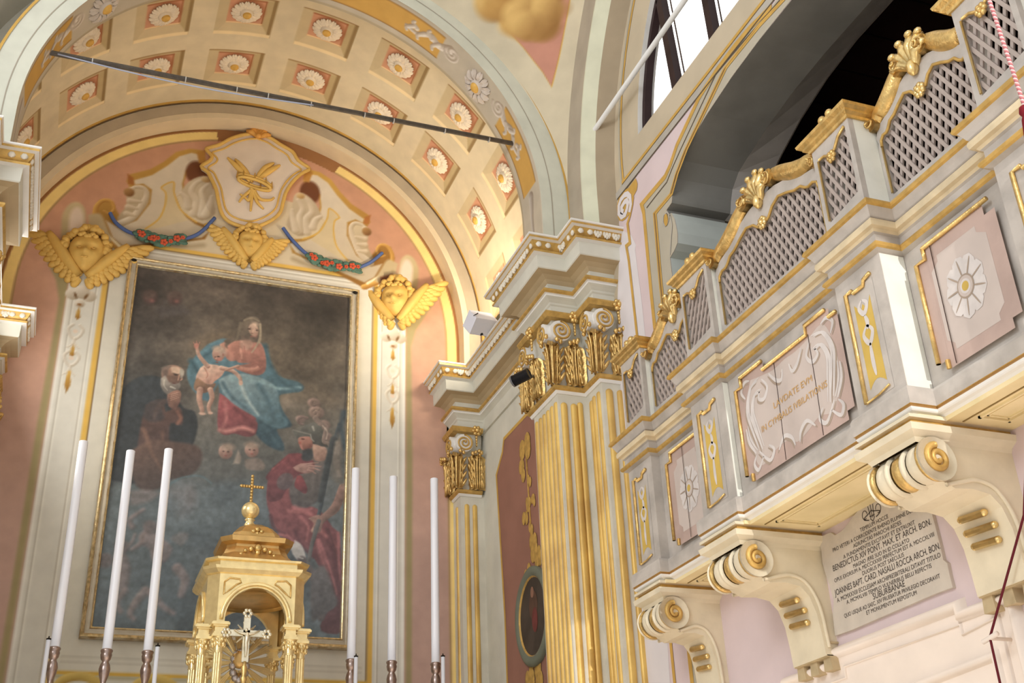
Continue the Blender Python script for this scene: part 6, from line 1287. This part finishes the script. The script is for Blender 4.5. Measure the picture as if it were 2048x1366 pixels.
m.tube([q-dd*.07,q+dd*.07],.045,0,16); m.build('housing',[mat('black_spotlight',(28,28,32),.4)],B); m=MB(); m.tube([q+dd*.07,q+dd*.085],.047,0,16); m.tube([q,(3.26,7.66,3.99)],.012,0,6); m.build('rim',[mat('grey_rim',(150,150,156),.4,.5)],B)
# ---------------------------------------------------------------- painted panel and oval picture on the chancel side wall
PKP=mat('dusty_pink_panel',(156,112,96),.85,nscale=3,namt=.12)
def wallpanel():
    t=thing('painted_wall_panel','dusty pink wall panel with ochre foliage, between the two fluted pilasters','wall panel',(3.55,8.6,1.5))
    X=3.547; e=[(8.366,4.057),(9.186,4.098),(9.237,3.985),(9.412,3.832),(9.379,1.957)]
    out=[(7.95,4.10),e[1],(e[2][0]+.0,e[2][1]),e[3],(9.32,2.5),(9.32,-.2),(7.95,-.2)]
    m=MB(); panel(m,[out],X,0); ribbon(m,out,.035,1,X-.002,closed=True)
    m.build('field',[PKP,GOLDL],t)
    m=MB(); R_=np.random.RandomState(2)
    def lf(y,z,r,s=1):
        for k in range(5): a=2*PI*R_.rand(); m.ell((X-.006,y+r*.5*math.cos(a),z+r*.6*math.sin(a)),(.006,r*.55*s,r*.75),0,8,5)
    for (y,z,r) in ((8.68,3.80,.13),(8.78,3.62,.09),(8.62,3.48,.05),(8.66,3.3,.06),(8.75,3.18,.07),(8.55,3.28,.05),(8.64,3.05,.06),(8.6,2.9,.10),(8.5,2.78,.08),(8.75,2.72,.08),(8.9,2.6,.05),(8.7,2.0,.08),(8.62,1.86,.10),(8.8,1.86,.10)): lf(y,z,r)
    m.tube([(X-.005,8.66,3.7),(X-.005,8.64,3.3),(X-.005,8.62,2.8)],.008,0,6); m.build('foliage',[mat('ochre_foliage',(198,158,84),.75,nscale=20,namt=.3)],t)
wallpanel()
t=thing('oval_picture','dark oval picture in a grey-green frame hung on the chancel side wall','picture',(3.53,8.64,2.32))
m=MB(); n=40; pr=[(1.0,0),(1.0,.03),(.93,.045),(.86,.04),(.80,.03),(.77,.015)]
vs=[(3.545-d_,8.64+.36*r*math.cos(2*PI*k/n),2.34+.40*r*math.sin(2*PI*k/n)) for r,d_ in pr for k in range(n)]
m.add(vs,[(i*n+k,i*n+(k+1)%n,(i+1)*n+(k+1)%n,(i+1)*n+k) for i in range(len(pr)-1) for k in range(n)],[mi for mi in (0,0,0,0,1) for k in range(n)],True); m.build('frame',[mat('grey_green_frame',(116,120,104),.6,nscale=8),GOLDP],t)
m=MB(); m.add([(3.528,8.64+.30*math.cos(2*PI*k/n)*.95,2.34+.33*math.sin(2*PI*k/n)*.95) for k in range(n)],[tuple(range(n))],0); 
for (y,z,a,b_,mi) in ((8.62,2.42,.09,.12,1),(8.60,2.30,.06,.10,2),(8.63,2.53,.035,.045,3)): m.add([(3.527-.0006*mi,y+a*math.cos(2*PI*k/20),z+b_*math.sin(2*PI*k/20)) for k in range(20)],[tuple(range(20))],mi)
m.build('canvas',[mat('dark_oval_canvas',(74,64,56),.5,nscale=5,namt=.4),mat('oval_figure_brown',(100,74,60),.6,nscale=9,namt=.3),mat('oval_figure_red',(120,60,56),.6,nscale=9,namt=.3),mat('oval_face',(150,110,90),.6)],t)
# ---------------------------------------------------------------- altar: tabernacle, crucifix, candles
AL=mat('altar_marble',(206,196,180),.4,nscale=3,namt=.2)
t=thing('high_altar','stone high altar carrying the tabernacle and candles below the frame','altar',(1.25,8.6,-EYE))
m=MB().box(-.9,3.3,8.35,9.3,-EYE,-.3); m.build('mensa',[AL],t); m=MB().box(-.6,3.1,8.55,9.2,-.3,1.05); m.build('gradine',[AL],t)
# tabernacle canopy
TG=mat('tabernacle_gold',(255,232,172),.26,.6,nscale=18,namt=.15,bump=.12,bscale=40)
TD=mat('tabernacle_gold_inner',(222,184,120),.35,.75,nscale=12,namt=.2)
tc=(1.27,8.62); tb=thing('tabernacle_canopy','gilded temple-shaped canopy with cross and four corner columns on the altar','tabernacle',(tc[0],tc[1],1.05))
def octp(hw,ch): 
    x,y=tc; return [(x-hw+ch,y-hw),(x+hw-ch,y-hw),(x+hw,y-hw+ch),(x+hw,y+hw-ch),(x+hw-ch,y+hw),(x-hw+ch,y+hw),(x-hw,y+hw-ch),(x-hw,y-hw+ch)]
def octring(m,rows,mi=0,cap=True):
    vs=[]
    for hw,ch,z in rows: vs+=[(a,b,z) for a,b in octp(hw,ch)]
    N=len(rows); m.add(vs,[(i*8+k,i*8+(k+1)%8,(i+1)*8+(k+1)%8,(i+1)*8+k) for i in range(N-1) for k in range(8)],mi)
    if cap: m.add(vs[-8:],[tuple(range(8))],mi)
    return m
Y0_=tc[1]-.36
# entablature + attic
m=MB(); octring(m,[(.345,.075,2.42),(.36,.075,2.425),(.385,.08,2.45),(.39,.08,2.47),(.36,.075,2.475),(.345,.07,2.48),(.345,.07,2.515),(.37,.075,2.52),(.375,.075,2.535),(.30,.06,2.54)]); m.build('cornice',[TG],tb)
m=MB(); octring(m,[(.31,.07,2.535),(.275,.07,2.57),(.235,.065,2.62),(.215,.06,2.67),(.215,.06,2.69),(.26,.07,2.70),(.27,.075,2.735),(.25,.07,2.745),(.18,.05,2.75)]); m.build('roof',[TD],tb)
m=MB(); octring(m,[(.19,.055,2.745),(.17,.05,2.80),(.12,.04,2.86),(.06,.02,2.895),(.03,.01,2.905)]); m.build('dome',[TD],tb)
m=MB(); m.lathe([(.03,2.89),(.042,2.905),(.03,2.925),(.03,2.935),(.042,2.945),(.025,2.955)],(tc[0]-.04,tc[1]-.0,0.0),18,0); m.build('finial_base',[TG],tb)
m=MB(); m.ell((tc[0]-.04,tc[1],3.02),(.068,.068,.068),0,20,14); m.build('orb',[TG],tb)
m=MB(); c3=(tc[0]-.04,tc[1]); m.tube([(c3[0],c3[1],3.08),(c3[0],c3[1],3.30)],.010,0,8); m.tube([(c3[0]-.085,c3[1],3.215),(c3[0]+.085,c3[1],3.215)],.010,0,8)
for dx,dz in [(s_*.02*k,3.215) for s_ in (-1,1) for k in (1,2,3,4)]+[(0,3.10+.025*k) for k in range(9)]: m.ell((c3[0]+dx,c3[1],dz),(.013,.013,.013),0,7,5)
m.build('cross',[GOLD],tb)
# arches on the four faces
def archface(m,ax,sg):
    hw=.27; Rr=.215; z0=2.06; z1=2.42; N=20; ch=.075
    F=lambda u,w,z: (tc[0]+u,tc[1]+sg*(.345-w),z) if ax==0 else (tc[0]+sg*(.345-w),tc[1]+u,z)
    out=[(-hw,z0),(-hw,z1),(hw,z1),(hw,z0),(Rr,z0)]+[(Rr*math.cos(PI*k/N),z0+.035+(.235)*math.sin(PI*k/N)) for k in range(N+1)]+[(-Rr,z0)]
    m.prism(out,0,.05,lambda u,v,w:F(u,w,v),0)
    m.tube([F((Rr+.025)*math.cos(PI*k/N),-.008,z0+.035+.26*math.sin(PI*k/N)) for k in range(N+1)],.014,0,8)
for ax,sg,nm in ((0,-1,'front_arch'),(1,1,'side_arch'),(1,-1,'side_arch'),(0,1,'rear_arch')):
    m=MB(); archface(m,ax,sg); m.build(nm,[TG],tb)
for sx in (-1,1):
    for sy in (-1,1):
        a=(tc[0]+sx*.345,tc[1]+sy*.27);b_=(tc[0]+sx*.27,tc[1]+sy*.345); i_=(tc[0]+sx*.30,tc[1]+sy*.30); m=MB(); m.add([(q[0],q[1],z) for z in (2.06,2.42) for q in (a,b_,i_)],[(0,1,4,3),(1,2,5,4),(2,0,3,5),(0,2,1),(3,4,5)],0); m.build('chamfered_corner',[TG],tb)
m=MB(); m.lathe([(.33,2.33),(.30,2.31),(.27,2.34),(.20,2.36),(.19,2.345),(.10,2.37),(.001,2.375)],(tc[0],tc[1],0),32,0); m.build('inner_dome',[TD],tb)
def arch_spandrel(sx):
    m=MB(); 
    q=[(sx*.235,2.36),(sx*.235,2.27),(sx*.20,2.30),(sx*.15,2.345),(sx*.12,2.36),(sx*.13,2.385),(sx*.2,2.39)]
    m.tube([(tc[0]+a,tc[1]-.350,b) for a,b in q+[q[0]]],.006,0,6); m.build('spandrel_moulding',[GOLD],tb)
arch_spandrel(-1); arch_spandrel(1)
for grp_ in (((0,2.655,.03),(-.05,2.645,.02),(.05,2.645,.02),(-.09,2.63,.016),(.09,2.63,.016),(0,2.62,.02),(-.12,2.6,.016),(.12,2.6,.016)),((0,2.82,.02),(.03,2.805,.018),(-.03,2.805,.018),(0,2.79,.014))):
    m=MB()
    for (dx,dz,r) in grp_: m.ell((tc[0]+dx,tc[1]-(.235 if dz<2.7 else .16)-.01,dz),(r,r*.6,r),0,8,5)
    m.build('roof_ornament',[GOLD],tb)
# four groups of columns: entablature block, capital, fluted shaft
for sx in (-1,1):
    for sy in (-1,1):
        for k,(dx,dy) in enumerate(((.245,.345),(.345,.245))):
            x=tc[0]+sx*dx;y=tc[1]+sy*dy
            m=MB(); 
            for (h,z0,z1) in ((.05,1.965,1.985),(.042,1.985,2.0),(.036,2.0,2.035),(.05,2.035,2.045),(.062,2.045,2.06),(.055,2.06,2.068)): m.box(x-h,x+h,y-h,y+h,z0,z1,0)
            m.lathe([(.03,1.86),(.034,1.865),(.03,1.875),(.036,1.90),(.030,1.915),(.046,1.94),(.036,1.945),(.05,1.96),(.05,1.966)],(x,y,0),14,0)
            for j in range(8): a=2*PI*j/8; m.ell((x+.04*math.cos(a),y+.04*math.sin(a),1.915),(.012,.012,.02),0,6,4); m.ell((x+.045*math.cos(a+.4),y+.045*math.sin(a+.4),1.945),(.012,.012,.014),0,6,4)
            vs=[];nf=32
            for z in (1.1,1.86):
                for j in range(nf): a=2*PI*j/nf; r=.030*(1-.12*(j%4==0 or j%4==1)); vs.append((x+r*math.cos(a),y+r*math.sin(a),z))
            m.add(vs,[(j,(j+1)%nf,nf+(j+1)%nf,nf+j) for j in range(nf)],0); m.lathe([(.05,1.05),(.05,1.075),(.036,1.09),(.04,1.1)],(x,y,0),14,0)
            m.build('column',[TG],tb)
m=MB(); octring(m,[(.42,.08,1.0),(.42,.08,1.05),(.38,.08,1.055)]); m.build('plinth',[TG],tb)
# sunburst throne behind the crucifix
R=thing('sunburst','gilt ray sunburst with cloud centre inside the tabernacle canopy','sunburst',(1.25,8.75,1.06)); c0=(1.24,8.72,1.90)
m=MB()
for k in range(16):
    a=2*PI*k/16+.1; L_=.26 if k%2 else .24
    for j,da in enumerate((-.07,0,.07)):
        m.tube([(c0[0]+.06*math.cos(a+da),c0[1],c0[2]+.06*math.sin(a+da)),(c0[0]+(L_-(.03 if j!=1 else 0))*math.cos(a+da),c0[1],c0[2]+(L_-(.03 if j!=1 else 0))*math.sin(a+da))],[.007,.013],0,6)
m.build('rays',[TG],R)
m=MB(); 
for k in range(12): a=2*PI*k/12; m.ell((c0[0]+.055*math.cos(a)*.9,c0[1]-.01,c0[2]-.03+.10*math.sin(a)),(.028,.02,.028),0,8,5)
m.build('silver_clouds',[mat('silvered_cloud',(196,190,190),.3,.8,nscale=20,namt=.2)],R)
m=MB(); m.ell((c0[0]+.0,c0[1]-.01,c0[2]+.02),(.06,.03,.07),0,12,8); m.tube([(c0[0],c0[1],1.06),(c0[0],c0[1],1.82)],.02,0,8); m.build('centre',[TD],R)
K=thing('altar_crucifix','small silver-gilt altar crucifix with figure standing before the sunburst','crucifix',(1.16,8.05,1.0))
SIL=mat('pale_silver_gilt',(240,232,206),.3,.8,nscale=25,namt=.2); kx=1.168; ky=7.98; kz=1.93
m=MB(); m.box(kx-.022,kx+.022,ky-.008,ky+.008,kz-.19,kz+.12); m.box(kx-.12,kx+.12,ky-.008,ky+.008,kz-.02,kz+.022)
m.build('cross',[SIL],K)
for (dx,dz) in ((-.135,0),(.135,0),(0,.135)):
    m=MB()
    for a in range(6): m.ell((kx+dx+.022*math.cos(a*1.047),ky-.006,kz+dz+.022*math.sin(a*1.047)),(.014,.01,.014),0,7,5)
    m.build('trefoil_end',[SIL],K)
m=MB()
for k in range(12): a=2*PI*k/12+.26; m.tube([(kx,ky+.012,kz),(kx+.085*math.cos(a),ky+.012,kz+.085*math.sin(a))],[.012,.004],0,5)
m.build('small_rays',[SIL],K)
m=MB(); y_=ky-.018
m.tube([(kx-.085,y_,kz+.02),(kx-.045,y_-.004,kz-.002),(kx,y_-.006,kz-.01),(kx+.045,y_-.004,kz-.002),(kx+.085,y_,kz+.02)],[.005,.007,.012,.007,.005],0,8)
m.tube([(kx,y_-.006,kz),(kx+.002,y_-.01,kz-.035),(kx-.002,y_-.006,kz-.065),(kx,y_-.012,kz-.10),(kx+.002,y_-.004,kz-.14),(kx,y_-.006,kz-.158)],[.012,.017,.013,.012,.008,.006],0,8); m.ell((kx-.006,y_-.010,kz+.018),(.011,.012,.014),0,8,6); m.build('figure',[SIL],K)
m=MB(); m.lathe([(.07,1.0),(.06,1.02),(.02,1.06),(.012,1.3),(.02,1.34),(.012,1.38),(.012,1.60),(.024,1.63),(.014,1.65),(.022,1.70),(.014,1.72),(.012,1.745)],(kx,ky,0),16,0); m.build('stem',[GOLD],K)
WAX=mat('white_candle',(240,242,250),.35,nscale=2,namt=.02,spec=.5); SILV=mat('tarnished_silver',(186,166,158),.28,.9,nscale=22,namt=.35)
def candle(x,y,ztop,label):
    t=thing('altar_candle',label,'candle',(x,y,1.05),'tall white altar candles'); r=.033
    m=MB(); m.lathe([(r,1.97),(r*1.02,2.2),(r*.98,3.0),(r,ztop-.004),(r*.9,ztop)],(x,y,0),20,0); m.build('wax_tube',[WAX],t)
    m=MB(); P_=[(.07,1.05),(.06,1.08),(.02,1.12),(.02,1.35),(.04,1.40),(.02,1.45),(.016,1.58),(.022,1.60),(.016,1.62),(.05,1.645),(.052,1.655),(.016,1.665),(.014,1.70),(.022,1.715),(.016,1.73),(.034,1.79),(.040,1.83),(.034,1.86),(.022,1.885),(.034,1.90),(.040,1.93),(.036,1.945),(.042,1.955),(.042,1.965),(.03,1.975)]
    m.lathe(P_,(x,y,0),22,0); m.build('candlestick',[SILV],t)
    m=MB()
    for k in range(14): a=2*PI*k/14; m.ell((x+.052*math.cos(a),y+.052*math.sin(a),1.65),(.008,.008,.012),0,6,4)
    m.build('beaded_rim',[SILV],t)
for (x,zt,lab) in ((-.03,3.525,'tall white candle on silver stick, leftmost of all'),(.318,3.485,'tall white candle on silver stick, second from the left'),(.598,3.528,'tall white candle on silver stick, nearest the tabernacle on its left'),(2.086,3.517,'tall white candle on silver stick, nearest the tabernacle on its right'),(2.404,3.478,'tall white candle on silver stick, middle of the right-hand three'),(2.757,3.494,'tall white candle on silver stick, rightmost of all')): candle(x,8.8,zt,lab)
def small(x,zt,label):
    t=thing('small_candle',label,'candle',(x,8.5,1.05),'short thin altar candles')
    y=8.6; m=MB(); m.lathe([(.015,1.2),(.015,zt-.01)],(x,y,0),14,0); m.build('wax_tube',[WAX],t); m=MB(); m.lathe([(.016,zt-.012),(.017,zt-.002),(.006,zt),(.003,zt+.015)],(x,y,0),12,0); m.build('cap',[mat('black_iron',(38,32,28))],t)
    m=MB(); m.lathe([(.06,1.05),(.05,1.07),(.018,1.1),(.018,1.2),(.03,1.22)],(x,y,0),14,0); m.build('holder',[SILV],t)
small(-.075,1.985,'short thin candle beside the leftmost tall candle'); small(.648,1.97,'short thin candle just left of the tabernacle'); small(2.075,1.955,'short thin candle overlapping the fourth tall candle'); small(2.753,1.985,'short thin candle beside the rightmost tall candle')
